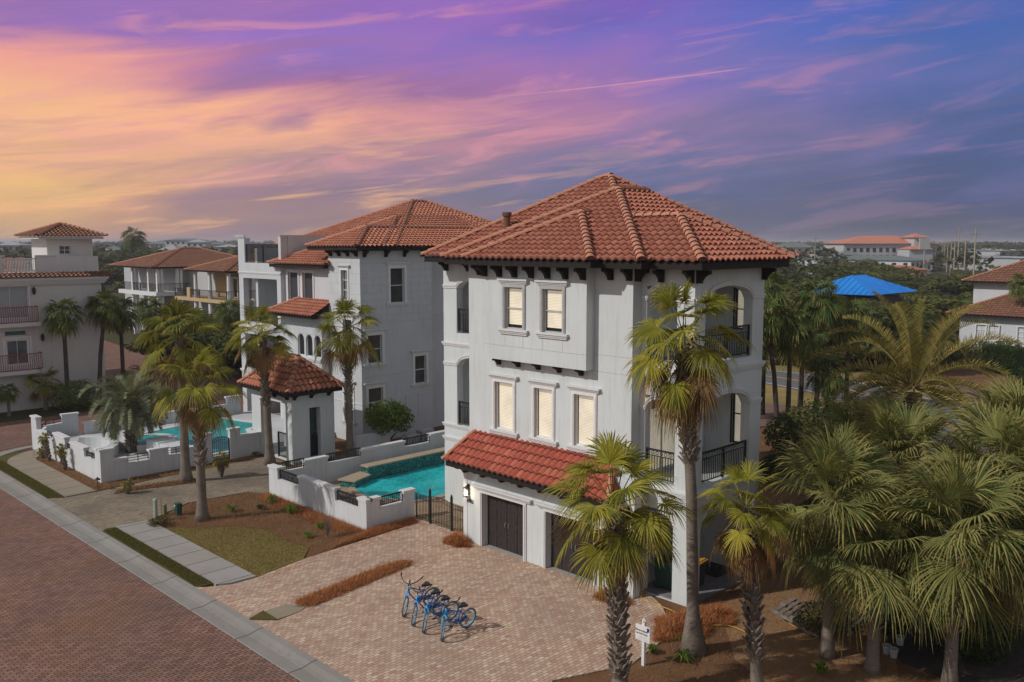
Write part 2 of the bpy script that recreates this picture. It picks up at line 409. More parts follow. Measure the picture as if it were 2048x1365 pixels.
simple('garage_brown', (.040, .032, .031), .55, .35, var=.2); simple('white_paint', (.72, .71, .70), .5, .4, var=.05)
simple('frame_dark', (.03, .03, .033), .5, .4); simple('frame_grey', (.42, .42, .42), .5, .4); simple('red_iron', (.30, .07, .07), .55, .4)
simple('grey_roof', (.16, .19, .18), .6, .3); simple('light_roof', (.34, .35, .36), .6, .3); simple('teal_can', (.012, .05, .04), .45, .5); simple('lid_yellow', (.55, .25, .03), .5, .4)
simple('steel', (.45, .46, .48), .4, .5, .6); simple('rubber', (.035, .033, .035), .75, .3, var=.3); simple('tyre_grey', (.20, .185, .17), .85, .2, var=.2)
simple('bike_blue', (.03, .46, .95), .35, .5); simple('bike_navy', (.015, .15, .48), .35, .5); simple('bark_grey', (.20, .175, .155), .95, .1, var=.4, sc=9); simple('pole_wood', (.38, .33, .25), .9, .1)
simple('green_box', (.015, .07, .045), .5, .4); simple('pipe_green', (.32, .38, .32), .6, .3); simple('olive_post', (.20, .19, .10), .8, .2); simple('blue_panel', (.01, .03, .25), .5, .3)
simple('ink', (.02, .02, .025), .7, .2); simple('hose', (.62, .36, .05), .5, .4); simple('stone', (.33, .27, .21), .9, .2, var=.4, sc=3); simple('cloth', (.40, .17, .12), .9, .1)
def mk_glass(name, c, rough=.06, spec=.8):
    def fn(t, b):
        n = t.noise(wpos(t), 1.2, 3); setb(t, b, t.ramp(n, [(.3, (*[x * .6 for x in c], 1)), (.7, (*[x * 1.5 for x in c], 1))]), rough, spec)
    return mat(name, fn)
mk_glass('glass_dark', (.022, .024, .026)); mk_glass('glass_teal', (.015, .055, .055)); mk_glass('glass_grey', (.07, .075, .085), .12); mk_glass('glass_smoke', (.045, .05, .055), .08)
def fn_blind(em):
    def fn(t, b):
        sp = t.new('ShaderNodeSeparateXYZ'); t.l.new(wpos(t), sp.inputs[0])
        f = t.math('FRACT', t.math('MULTIPLY', sp.outputs[2], 1 / .055))
        col = t.ramp(f, [(0, (.30, .26, .20, 1)), (.18, (.80, .72, .56, 1)), (.85, (.72, .64, .50, 1)), (1, (.34, .30, .24, 1))])
        col = t.mix(t.rng(t.noise(wpos(t), .9, 4, .6), .45, .7, 0, .45), col, (.34, .31, .27, 1))
        setb(t, b, col, .6, .3); t.put(b.inputs['Emission Color'], col); b.inputs['Emission Strength'].default_value = em
        b.inputs['Coat Weight'].default_value = 1; b.inputs['Coat Roughness'].default_value = .04
    return fn
mat('blind_lit', fn_blind(.42)); mat('blind_dim', fn_blind(.12))
def fn_blindd(t, b):
    sp = t.new('ShaderNodeSeparateXYZ'); t.l.new(wpos(t), sp.inputs[0]); f = t.math('FRACT', t.math('MULTIPLY', sp.outputs[2], 1 / .07))
    setb(t, b, t.ramp(f, [(0, (.02, .02, .025, 1)), (.4, (.07, .075, .09, 1)), (1, (.05, .055, .065, 1))]), .3, .5)
mat('blind_dark', fn_blindd)
def fn_lamp(t, b):
    setb(t, b, (.9, .8, .6, 1), .3, .3); t.put(b.inputs['Emission Color'], (1, .8, .5, 1)); b.inputs['Emission Strength'].default_value = 6
mat('lamp_glow', fn_lamp)

def fn_pavers(cols, mortar, bw=.2, rh=.1, rot=0.0, grime=(.1, .08, .07), g=.5, gs=.35, ms=.008, patch=None):
    def fn(t, b):
        p = wpos(t); q = t.mapping(p, rot=(0, 0, rot)); d = t.noise(p, 3.5, 2, .5)
        q = t.new('ShaderNodeVectorMath', operation='ADD'); t.l.new(t.mapping(p, rot=(0, 0, rot)), q.inputs[0]); t.l.new(t.comb(t.math('MULTIPLY', d, .03), t.math('MULTIPLY', d, -.03)), q.inputs[1])
        br = t.new('ShaderNodeTexBrick'); t.l.new(q.outputs[0], br.inputs['Vector'])
        for k, v in (('Scale', 1), ('Mortar Size', ms), ('Mortar Smooth', .3), ('Brick Width', bw), ('Row Height', rh), ('Bias', 0)): br.inputs[k].default_value = v
        br.inputs['Color1'].default_value = (0, 0, 0, 1); br.inputs['Color2'].default_value = (1, 1, 1, 1); br.inputs['Mortar'].default_value = (.5, .5, .5, 1)
        n = len(cols); col = t.ramp(br.outputs['Color'], [((i + .5) / n, (*c, 1)) for i, c in enumerate(cols)])
        big = t.noise(p, gs, 6, .62); fine = t.noise(p, 30, 4, .7)
        col = t.mix(t.rng(big, .42, .72, 0, g), col, (*grime, 1))
        if patch: col = t.mix(t.rng(t.noise(t.mapping(p, loc=(31, 7, 0)), gs * 1.3, 5, .6), .5, .72, 0, .55), col, (*patch, 1))
        col = t.mix(t.rng(fine, .3, .8, 0, .3), col, t.mix(.5, col, (0, 0, 0, 1)))
        col = t.mix(br.outputs['Fac'], col, (*mortar, 1))
        setb(t, b, col, .88, .2)
        bump(t, b, t.math('SUBTRACT', 1.0, br.outputs['Fac']), .5, .01)
    return fn
mat('road_brick', fn_pavers([(.26, .135, .102), (.37, .205, .155), (.20, .105, .082), (.32, .175, .135)], (.06, .040, .032), .25, .125, 0, (.13, .095, .078), .6, .22, .014, (.30, .15, .07)))
mat('drive_paver', fn_pavers([(.50, .34, .24), (.60, .44, .32), (.43, .26, .19), (.70, .57, .43), (.50, .30, .225), (.63, .47, .35)], (.22, .14, .11), .21, .13, 0, (.32, .23, .18), .5, .35, .010))
mat('drive_grey', fn_pavers([(.31, .25, .175), (.39, .32, .23), (.24, .195, .145), (.34, .27, .20)], (.09, .072, .055), .22, .13, 0, (.10, .085, .07), .7, .3, .012))
mat('deck_paver', fn_pavers([(.40, .28, .17), (.46, .33, .21), (.35, .235, .15)], (.16, .11, .08), .3, .3, 0, (.24, .16, .10), .4, .5, .008))
mat('patio_paver', fn_pavers([(.22, .20, .21), (.25, .23, .235), (.20, .18, .19)], (.12, .105, .11), .3, .2, .4, (.15, .13, .13), .3, .5, .008))
mat('walk_brown', fn_pavers([(.20, .13, .09), (.24, .16, .115)], (.12, .08, .06), .3, .3, 0, (.14, .10, .08), .3, .2, .004))
def fn_conc(c, joint=None, jw=.02):
    def fn(t, b):
        p = wpos(t); n = t.noise(p, .8, 6, .65); f = t.noise(p, 22, 4, .7)
        col = t.mix(t.rng(n, .35, .7, 0, .6), (*c, 1), (*[x * .72 for x in c], 1)); col = t.mix(t.rng(f, .35, .8, 0, .35), col, (*[x * .6 for x in c], 1))
        if joint:
            sp = t.new('ShaderNodeSeparateXYZ'); t.l.new(p, sp.inputs[0])
            fr = t.math('FRACT', t.math('DIVIDE', sp.outputs[joint[0]], joint[1])); k = t.rng(t.math('ABSOLUTE', t.math('SUBTRACT', fr, .5)), .5 - jw / joint[1], .5 - .3 * jw / joint[1])
            sh = t.new('ShaderNodeTexWhiteNoise', noise_dimensions='1D'); t.put(sh.inputs['W'], t.math('FLOOR', t.math('DIVIDE', sp.outputs[joint[0]], joint[1])))
            col = t.mix(t.rng(sh.outputs['Value'], .3, 1, 0, .35), col, (*[x * y for x, y in zip(c, (.78, .70, .58))], 1))
            col = t.mix(k, col, (.05, .04, .035, 1))
        setb(t, b, col, .9, .2); bump(t, b, f, .2, .01)
    return fn
mat('kerb_concrete', fn_conc((.30, .285, .265), (1, 3.05), .03)); mat('walk_concrete', fn_conc((.36, .335, .315), (1, 1.25), .03)); mat('concrete', fn_conc((.36, .34, .31)))
mat('walk_tan', fn_conc((.32, .27, .21), (1, 1.3), .03)); mat('pool_deck_white', fn_conc((.55, .55, .56))); mat('coping', fn_conc((.42, .33, .24))); mat('gutter_line', fn_conc((.40, .37, .34)))
def fn_ground(cs, sc=.5, fs=40, bs=.5):
    def fn(t, b):
        p = wpos(t); n = t.noise(p, sc, 7, .65); f = t.noise(p, fs, 5, .75); m = t.noise(p, sc * 9, 5, .7)
        col = t.ramp(n, [(.28, (*cs[0], 1)), (.5, (*cs[1], 1)), (.72, (*cs[2], 1))]); col = t.mix(t.rng(m, .4, .7, 0, .5), col, (*cs[3], 1))
        col = t.mix(t.rng(f, .35, .75, 0, .6), col, (*[x * .45 for x in cs[1]], 1)); setb(t, b, col, .95, .1); bump(t, b, f, bs, .03)
    return fn
mat('lawn', fn_ground([(.20, .165, .055), (.32, .235, .09), (.46, .33, .14), (.17, .16, .05)], .35, 30))
mat('verge', fn_ground([(.07, .07, .022), (.12, .10, .035), (.17, .13, .05), (.08, .08, .025)], .8, 30))
mat('mulch', fn_ground([(.155, .08, .042), (.215, .112, .056), (.28, .155, .08), (.12, .066, .037)], .7, 24, .9))
mat('field', fn_ground([(.045, .05, .02), (.075, .07, .03), (.12, .095, .045), (.05, .05, .02)], .05, 4))
mat('dirt', fn_ground([(.26, .14, .075), (.34, .19, .10), (.36, .23, .12), (.22, .17, .08)], .15, 10))
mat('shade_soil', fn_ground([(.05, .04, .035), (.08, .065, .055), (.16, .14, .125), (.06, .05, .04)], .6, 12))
mat('asphalt', fn_ground([(.13, .13, .135), (.16, .16, .165), (.19, .19, .19), (.14, .14, .14)], .2, 20, .2))
simple('line_yellow', (.55, .28, .06), .8, .2); simple('line_white', (.6, .6, .6), .8, .2)
def fn_leafy(cs, trans=.25, rough=.55, sc=.6):
    """foliage: colour varies per leaf (uv) and slowly over the plant"""
    def fn(t, b):
        uv = t.new('ShaderNodeTexCoord').outputs['UV']; wn = t.new('ShaderNodeTexWhiteNoise', noise_dimensions='2D'); t.l.new(uv, wn.inputs['Vector'])
        n = len(cs); f = t.math('ADD', t.math('MULTIPLY', wn.outputs['Value'], .75), t.math('MULTIPLY', t.noise(wpos(t), sc * 6, 3), .25))
        col = t.ramp(f, [(.08 + .84 * i / (n - 1), (*c, 1)) for i, c in enumerate(cs)])
        sx = t.new('ShaderNodeSeparateXYZ'); t.l.new(uv, sx.inputs[0])
        col = t.mix(t.rng(sx.outputs[1], 150, 151, 0, .55), col, (.38, .28, .09, 1))
        setb(t, b, col, rough, .12)
        tr = t.new('ShaderNodeBsdfTranslucent'); t.put(tr.inputs[0], t.mix(.5, col, (.35, .32, .04, 1)))
        mx = t.new('ShaderNodeMixShader'); mx.inputs[0].default_value = trans; t.l.new(b.outputs[0], mx.inputs[1]); t.l.new(tr.outputs[0], mx.inputs[2])
        t.l.new(mx.outputs[0], t.n['Material Output'].inputs[0])
    return fn
mat('fan_green', fn_leafy([(.035, .055, .010), (.09, .115, .015), (.23, .23, .025), (.50, .42, .06), (.11, .12, .018)], .34))
mat('fan_dark', fn_leafy([(0.037, 0.068, 0.020), (0.068, 0.105, 0.025), (0.119, 0.162, 0.034), (0.051, 0.085, 0.022)], .2))
mat('sabal_green', fn_leafy([(.045, .065, .022), (.095, .12, .035), (.19, .20, .06), (.36, .33, .11), (.12, .14, .04)], .28))
mat('silver_green', fn_leafy([(.10, .125, .075), (.16, .18, .11), (.22, .23, .15), (.26, .25, .13)], .2))
mat('date_green', fn_leafy([(.06, .07, .018), (.15, .14, .035), (.30, .24, .06), (.46, .35, .11), (.09, .095, .022)], .25))
mat('brown_tree', fn_leafy([(.05, .042, .02), (.09, .07, .03), (.13, .10, .04), (.07, .075, .025)], .1, .8)); mat('olive_tree', fn_leafy([(.06, .07, .02), (.10, .11, .03), (.15, .15, .04)], .15, .7))
mat('dead_leaf', fn_leafy([(0.169, 0.091, 0.046), (0.260, 0.143, 0.065), (0.351, 0.208, 0.091), (0.130, 0.078, 0.046), (0.390, 0.195, 0.065)], .15, .85))
mat('orange_leaf', fn_leafy([(0.500, 0.170, 0.050), (0.550, 0.240, 0.080), (0.420, 0.180, 0.050), (0.340, 0.200, 0.050)], .3, .8))
mat('oak_green', fn_leafy([(.028, .038, .014), (.05, .065, .02), (.08, .095, .028), (.12, .12, .04)], .12, .7))
mat('scrub_green', fn_leafy([(.045, .055, .018), (.085, .09, .028), (.13, .13, .04), (.17, .15, .05)], .15, .7))
mat('bush_green', fn_leafy([(.05, .09, .018), (.09, .14, .028), (.14, .20, .04), (.19, .23, .05)], .2, .55))
mat('fern_green', fn_leafy([(0.070, 0.140, 0.015), (0.120, 0.220, 0.020), (0.170, 0.270, 0.030), (0.100, 0.160, 0.030)], .3))
mat('hedge_green', fn_leafy([(0.019, 0.036, 0.010), (0.034, 0.058, 0.016), (0.052, 0.078, 0.021)], .15)); mat('brown_bush', fn_leafy([(0.060, 0.045, 0.025), (0.100, 0.075, 0.040), (0.120, 0.110, 0.030), (0.070, 0.030, 0.020)], .15, .8))
mat('straw', fn_leafy([(.30, .10, .04), (.44, .16, .06), (.56, .23, .09), (.20, .07, .03), (.62, .30, .13)], .1, .9)); mat('straw_dull', fn_leafy([(.17, .09, .045), (.26, .14, .07), (.36, .21, .11), (.12, .06, .035)], .1, .9))
mat('grass_blade', fn_leafy([(0.120, 0.110, 0.030), (0.200, 0.160, 0.050), (0.280, 0.210, 0.080), (0.090, 0.100, 0.025)], .2, .8)); mat('verge_blade', fn_leafy([(0.070, 0.080, 0.020), (0.110, 0.110, 0.030), (0.170, 0.140, 0.050)], .2, .8))
mat('far_green', fn_leafy([(0.037, 0.048, 0.020), (0.060, 0.071, 0.027), (0.088, 0.095, 0.037)], .1, .8)); mat('palm_boot', fn_leafy([(0.108, 0.078, 0.060), (0.192, 0.150, 0.120), (0.312, 0.258, 0.216), (0.072, 0.054, 0.048)], 0.0, .9))
def fn_trunk(c, ring=9.0):
    def fn(t, b):
        p = wpos(t); n = t.noise(p, 2.2, 5, .65); f = t.noise(t.mapping(p, (1, 1, ring)), 3.0, 4, .6)
        col = t.ramp(n, [(.3, (*[x * .7 for x in c], 1)), (.7, (*[min(1, x * 1.25) for x in c], 1))]); col = t.mix(t.rng(f, .5, .7, 0, .5), col, (*[x * .45 for x in c], 1))
        setb(t, b, col, .95, .1); bump(t, b, f, .8, .03)
    return fn
mat('trunk_smooth', fn_trunk((.20, .165, .135))); mat('trunk_red', fn_trunk((.17, .095, .065))); mat('trunk_dark', fn_trunk((.09, .072, .06)))
def fn_water(c0, c1, bs=5.0, ro=.08, sp=.3):
    def fn(t, b):
        p = wpos(t); w = t.new('ShaderNodeTexVoronoi', feature='DISTANCE_TO_EDGE'); d = t.noise(p, 1.5, 3)
        q = t.new('ShaderNodeVectorMath', operation='ADD'); t.l.new(p, q.inputs[0]); t.l.new(t.comb(d, d), q.inputs[1]); t.l.new(q.outputs[0], w.inputs['Vector']); w.inputs['Scale'].default_value = 2.4
        ca = t.rng(w.outputs['Distance'], 0, .09, 1, 0); big = t.noise(p, .45, 3)
        col = t.mix(t.rng(big, .35, .68), (*c0, 1), (*c1, 1)); col = t.mix(t.math('MULTIPLY', ca, .28), col, (*[min(1, x * 1.7 + .03) for x in c1], 1))  # caustic light lines painted into the water colour
        setb(t, b, col, ro, sp); bump(t, b, t.noise(p, bs, 3, .6, .5), .22, .05)
    return fn
mat('water_teal', fn_water((.015, .32, .34), (.03, .52, .53))); mat('water_neighbour', fn_water((.01, .24, .24), (.03, .40, .38), 5.0, .3, .06))
def fn_mosaic(t, b):
    v = t.new('ShaderNodeTexVoronoi'); t.l.new(wpos(t), v.inputs['Vector']); v.inputs['Scale'].default_value = 14
    sp = t.new('ShaderNodeSeparateColor'); t.l.new(v.outputs['Color'], sp.inputs[0])
    setb(t, b, t.ramp(sp.outputs[0], [(.2, (.01, .05, .055, 1)), (.5, (.02, .13, .13, 1)), (.8, (.05, .22, .20, 1))]), .3, .5)
mat('mosaic', fn_mosaic)
def fn_blue(t, b):
    n = t.noise(wpos(t), .3, 4); setb(t, b, t.ramp(n, [(.3, (.004, .18, .60, 1)), (.7, (.010, .25, .72, 1))]), .5, .4)
mat('blue_metal', fn_blue)
M = MATS
# ------------------------------------------------------------ ground, roads, paths (the setting)
def sheet(name, polys, z, m, kind='structure'):
    mb = MB()
    for p in polys:
        if z >= .025: mb.prism(p, -.06, z)
        else: mb.poly([(q[0], q[1], z) for q in p])
    o = mb.build(name, M[m]); o['kind'] = kind; return o
def strip(c, w0, w1):
    """polyline thickened to the left w0 and right w1"""
    L = []; R = []
    for i, p in enumerate(c):
        a = V((*c[max(i - 1, 0)], 0)); b = V((*c[min(i + 1, len(c) - 1)], 0)); d = (b - a).normalized(); n = V((-d.y, d.x, 0))
        L.append((p[0] + n.x * w0, p[1] + n.y * w0)); R.append((p[0] + n.x * w1, p[1] + n.y * w1))
    return [[L[i], L[i + 1], R[i + 1], R[i]] for i in range(len(c) - 1)]
def solid(name, pts, z0, z1, m, kind='structure'):
    mb = MB(); mb.prism(pts, z0, z1); o = mb.build(name, M[m]); o['kind'] = kind; return o
def arc(cx, cy, r, a0, a1, n=12): return [(cx + r * cos(RAD(a0 + (a1 - a0) * k / n)), cy + r * sin(RAD(a0 + (a1 - a0) * k / n))) for k in range(n + 1)]

# far land: one sheet to the horizon, gently uneven far away
gm = MB(); N = 60
def gz(x, y):
    r = sqrt(x * x + y * y); return -.03 + (0 if r < 260 else (mnoise.noise(V((x * .002, y * .002, 3))) * 3 - 1) * min(1, (r - 260) / 500))
rs = [0, 40, 80, 130, 190, 260, 360, 500, 700, 1000, 1500, 2300, 3500, 5500, 8000]
for ri, r in enumerate(rs):
    for k in range(N): gm.v.append((r * cos(2 * pi * k / N), r * sin(2 * pi * k / N), gz(r * cos(2 * pi * k / N), r * sin(2 * pi * k / N))))
for ri in range(len(rs) - 1):
    for k in range(N): a = ri * N + k; b = ri * N + (k + 1) % N; gm.face((a, b, b + N, a + N) if ri else (a, b + N, a + N))
o = gm.build('ground', M['field'], smooth=True); o['kind'] = 'structure'
sheet('near_ground', [[(-60, -40), (80, -40), (80, 58), (-60, 58)]], -.012, 'mulch')
sheet('road', [[(-60, -40), (12.45, -40), (12.45, 56.5), (-60, 56.5)], [(-60, 56.5), (12.45, 56.5), (16.8, 57.45), (60, 57.45), (60, 65.9), (-60, 65.9)], [(29.5, 65.9), (42, 65.9), (40, 100), (46, 150), (33, 150), (30, 100)]], .0, 'road_brick')
# concrete gutter and kerb along the street, curving into the side street
def band(x0, x1, dz):   # offsets from the street's edge
    c = (17.0, 52.6)
    pts = []
    r0 = c[0] - x0; r1 = c[0] - x1
    a = [(x0, -30)] + [(c[0] + r0 * cos(RAD(t)), c[1] + r0 * sin(RAD(t))) for t in range(180, 89, -9)] + [(60, c[1] + r0)]
    b = [(x1, -30)] + [(c[0] + r1 * cos(RAD(t)), c[1] + r1 * sin(RAD(t))) for t in range(180, 89, -9)] + [(60, c[1] + r1)]
    return a, b
def kerb():
    prof = [(12.38, .0), (12.42, .012), (12.80, .004), (12.95, .03), (13.12, .075), (13.32, .085), (13.34, -.03)]
    mb = MB(); rails = []
    for x, z in prof:
        a, _ = band(x, x, 0); rails.append([(p[0], p[1], z + .004) for p in a])
    for j in range(len(rails) - 1):
        for k in range(len(rails[0]) - 1): mb.quad(rails[j][k], rails[j][k + 1], rails[j + 1][k + 1], rails[j + 1][k])
    o = mb.build('gutter', M['kerb_concrete']); o['kind'] = 'structure'
kerb()
# verge, sidewalk and bed in front of the neighbour's pool wall
sheet('grass_verge', [[(13.34, 44.55), (14.0, 44.1), (14.05, 52.6)] + arc(17, 52.6, 2.95, 180, 120, 6)[1:] + arc(17, 52.6, 3.66, 120, 180, 6),
                      [(13.34, 29.3), (13.5, 29.05), (13.95, 28.95), (13.95, 37.7), (13.6, 37.85), (13.34, 37.6)], [(13.36, 25.35), (14.0, 25.6), (13.98, 24.65)]], .075, 'verge')
sheet('sidewalk', [[(14.05, 44.05), (15.45, 44.05), (15.45, 52.6)] + arc(17, 52.6, 1.55, 180, 90, 8)[1:] + [(60, 54.15), (60, 55.55)] + arc(17, 52.6, 2.95, 90, 180, 8)], .085, 'walk_tan')
sheet('sidewalk', [[(13.95, 28.75), (14.4, 28.55), (15.35, 28.5), (15.35, 37.7), (13.95, 37.85)]], .085, 'walk_concrete')
sheet('sidewalk', [[(14.02, 24.68), (14.9, 24.78), (15.25, 25.0), (14.8, 25.62), (14.04, 25.56)]], .050, 'walk_tan')
# drives
sheet('driveway', [[(13.34, 29.3), (13.34, 14.5), (16.2, 15.0), (17.3, 15.85), (19.6, 14.9), (21.5, 15.2), (22.9, 16.0), (23.6, 16.7), (24.3, 17.9), (24.4, 18.4), (23.9, 29.6), (23.75, 30.2), (23.3, 29.35), (20.8, 29.15), (17.6, 28.95), (15.4, 28.5), (14.4, 28.52), (13.6, 28.95)]], .03, 'drive_paver')
sheet('driveway', [[(13.34, 44.6), (13.34, 37.6), (13.7, 37.85), (15.3, 37.75), (17.8, 39.2), (20.7, 38.9), (21.2, 38.1), (30, 38.1), (30, 42), (25, 42.1), (25, 44.7), (21, 44.75), (18, 44.3), (15.5, 44.05), (14.0, 44.05)]], .03, 'drive_grey')
sheet('pool_deck', [[(21.55, 30.35), (23.8, 30.3), (26.6, 29.8), (26.8, 31), (36, 31), (36, 37.6), (21.55, 37.6)], [(23.8, 30.3), (23.85, 26.4), (26.5, 26.4), (26.6, 29.8)]], .045, 'deck_paver')
sheet('patio', [[(24.3, 16.1), (29.4, 15.9), (29.4, 18.2), (24.3, 18.2)]], .06, 'patio_paver')
# beds and lawn
lawn_pts = [(15.37, 36.4), (15.37, 28.52), (16.4, 28.75), (17.6, 29.0), (18.4, 29.9), (18.2, 31.2), (18.4, 33.0), (17.6, 34.4), (16.4, 35.3)]
sheet('lawn', [lawn_pts], .03, 'lawn')
sheet('bed', [[(15.45, 44.1), (16.2, 44.15), (16.2, 56), (15.45, 53.5)], [(16.2, 44.2), (19, 44.45), (25, 44.8), (25, 45.4), (16.2, 45.4)], [(15.9, 43.05), (17.2, 42.9), (19.8, 42.15), (20.2, 42.6), (18.5, 43.35), (16.3, 43.6)]], .05, 'mulch')
sheet('yard', [[(17, -30), (60, -30), (60, 16), (29, 15.9), (24.3, 16.05), (17, 14.3)]], -.004, 'mulch')
sheet('dirt_yard', [[(20.5, 9.5), (24.2, 9.2), (30, 12), (31, 15.6), (25, 15.4), (22, 13)]], .002, 'dirt')
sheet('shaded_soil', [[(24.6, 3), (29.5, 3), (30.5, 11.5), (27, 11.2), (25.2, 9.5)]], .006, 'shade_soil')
# the road beyond, its paths and banks
c2 = [(62, 90), (68, 62), (72.2, 46), (72.6, 39.3), (72.0, 36.5), (70.8, 32.5), (69.0, 29.3), (65.9, 24.95), (60.2, 19.9), (53.2, 14.1), (40, 4), (20, -12)]
sheet('asphalt_road', strip(c2, 3.9, -3.9), .02, 'asphalt')
sheet('road_line', strip(c2, .16, .05) + strip(c2, -.05, -.16), .026, 'line_yellow')
sheet('road_edge_line', strip(c2, 3.55, 3.43) + strip(c2, -3.43, -3.55), .026, 'line_white')
sheet('grass_bank', strip(c2, -3.9, -11), .0, 'lawn') and None
sheet('grass_bank', strip([(x + 3.9 * .7, y + 3.9 * .5) for x, y in c2], 12, 1.2), .006, 'lawn')
c3 = [(78, 75), (84, 45), (84, 34), (79.5, 27.8), (71.5, 21.5), (62, 14), (45, 2)]
sheet('path', strip(c3, 1.4, -1.2), .03, 'walk_brown')
sheet('bed', strip([(90, 60), (91, 40), (88, 30), (80, 22.5), (70, 15)], 3.2, -3.0), .016, 'mulch')
mb = MB(); mb.box(52.0, 60.5, 27.0, 44.0, -.01, .012); o = mb.build('path', M['walk_brown']); o['kind'] = 'structure'

# ------------------------------------------------------------ plants
def inpoly(x, y, P):
    c = False; n = len(P)
    for i in range(n):
        x1, y1 = P[i][0], P[i][1]; x2, y2 = P[(i + 1) % n][0], P[(i + 1) % n][1]
        if (y1 > y) != (y2 > y) and x < (x2 - x1) * (y - y1) / (y2 - y1) + x1: c = not c
    return c
def blades(name, poly, n, h, w, m, z=.05, lean=.6, seed=1, kind='stuff', mound=0.0, parent=None):
    rnd = random.Random(seed); mb = MB(); xs = [p[0] for p in poly]; ys = [p[1] for p in poly]
    cx = sum(xs) / len(xs); cy = sum(ys) / len(ys)
    k = 0
    while k < n:
        x = rnd.uniform(min(xs), max(xs)); y = rnd.uniform(min(ys), max(ys))
        if not inpoly(x, y, poly): continue
        k += 1
        zz = z
        if mound:
            e = min(((x - xs[i]) * (ys[(i + 1) % len(xs)] - ys[i]) - (y - ys[i]) * (xs[(i + 1) % len(xs)] - xs[i])) ** 2 / max(1e-6, (xs[(i + 1) % len(xs)] - xs[i]) ** 2 + (ys[(i + 1) % len(xs)] - ys[i]) ** 2) for i in range(len(xs))) ** .5
            zz += rnd.uniform(0, 1) * mound * min(1, e / .35)
        a = rnd.uniform(0, 2 * pi); l = h * rnd.uniform(.5, 1.3); t = rnd.uniform(0, lean); mb.cu = (rnd.random() * 99, rnd.random() * 99)
        d = V((cos(a) * t, sin(a) * t, max(.1, 1 - t * .8) if lean < .9 else rnd.uniform(-.1, .45))).normalized() * l; s = V((-sin(a), cos(a), 0)) * w
        mb.tri(V((x, y, zz)) - s, V((x, y, zz)) + s, V((x, y, zz)) + d)
    o = mb.build(name, M[m], parent)
    if kind: o['kind'] = kind
    return o

def fan_leaf(mb, rnd, base, d, pl, R, nseg=34, spread=2.0, droop=.35, cup=.15, pet=.016, sag=.25, curl=0.0, w0=1.0, hang=1.0):
    """costapalmate leaf: petiole from base along d, pleated blade of nseg segments with free drooping tips"""
    d = V(d).normalized(); p = V(base); pts = [p.copy()]; dd = d.copy(); n = 4
    for k in range(n):
        dd = (dd + V((0, 0, -sag * pl * .12))).normalized(); p = p + dd * (pl / n); pts.append(p.copy())
    leafu = (rnd.random() * 90 + 1, rnd.random() * 90 + 1); mb.cu = leafu
    mb.tube(pts, [pet * 1.6, pet * 1.2, pet, pet, pet * .8], 3, False)
    f = (dd + V((0, 0, -rnd.uniform(.25, .8) * hang))).normalized(); s = f.cross(V((0, 0, 1)))
    s = s.normalized() if s.length > .05 else V((1, 0, 0)); nr = s.cross(f).normalized()
    roll = rnd.uniform(-.6, .6); s, nr = s * cos(roll) + nr * sin(roll), nr * cos(roll) - s * sin(roll)
    da = spread * 2 / nseg
    for i in range(nseg):
        a = -spread + da * (i + .5); ar = abs(a) / spread
        L = R * (1 - .38 * ar ** 2) * (rnd.uniform(.84, 1.08) if rnd.random() > .06 else .55); a += rnd.uniform(-.3, .3) * da
        dirv = (f * cos(a) + s * sin(a)); hub = p + f * (.10 * R * (1 - ar) * (1 if curl else .3))
        side = (s * cos(a) - f * sin(a)); mb.cu = (leafu[0] + rnd.randint(0, 2) * .37, leafu[1])
        rows = []
        dr = droop * rnd.uniform(.6, 1.4); cu = curl * rnd.uniform(.8, 1.2)
        for (r, w) in ((.03, .5), (.5, 1.0), (.76, .7), (1.0, .08)):
            c = hub + dirv * (L * r) + nr * (cup * R * (r * (1 - r)) * 1.0 + cup * R * .5 * r * sin(ar * pi) * .5) + V((0, 0, -dr * L * max(0, r - .4) ** 2 * 1.8)) - nr * (cu * L * r * r)
            if cu: c -= dirv * (cu * L * .45 * r ** 3)
            ww = min(L * r, L * .55) * math.tan(da / 2) * 1.06 * w * w0 if r > .1 else .01
            rows.append((c - side * ww, c + nr * ww * .55, c + side * ww))
        i0 = len(mb.v)
        for q in rows: mb.v.extend([tuple(x) for x in q])
        for r in range(len(rows) - 1):
            if r == 2: mb.cu = (leafu[0], leafu[1] + 200) if rnd.random() < .6 else mb.cu
            o_ = i0 + r * 3; mb.face((o_, o_ + 1, o_ + 4, o_ + 3)); mb.face((o_ + 1, o_ + 2, o_ + 5, o_ + 4))

def fan_crown(seed, n=30, R=1.0, pl=1.1, nseg=34, dr=.35, top=1.25, low=-.7, curl=0.0, spread=2.0, w0=1.0, sag=.25, hang=1.0, jit=.15, dead=2.0):
    rnd = random.Random(seed); mb = MB()
    for k in range(n):
        t = (k + .5) / n; el = top + (low - top) * t ** .9 + rnd.uniform(-jit, jit); az = k * 2.399963 + rnd.uniform(-.3, .3)
        d = (cos(el) * cos(az), cos(el) * sin(az), sin(el)); z = .25 * (1 - t); mb.cm = 1 if t > dead and rnd.random() < .75 else 0
        fan_leaf(mb, rnd, (.08 * cos(az), .08 * sin(az), z), d, pl * rnd.uniform(.8, 1.15) * (.75 + .3 * t), R * rnd.uniform(.85, 1.1), nseg, spread, dr * (1 + t), .12, sag=sag + .3 * t, curl=curl, w0=w0 * rnd.uniform(.75, 1.1), hang=hang)
    mb.cm = 0; return mb
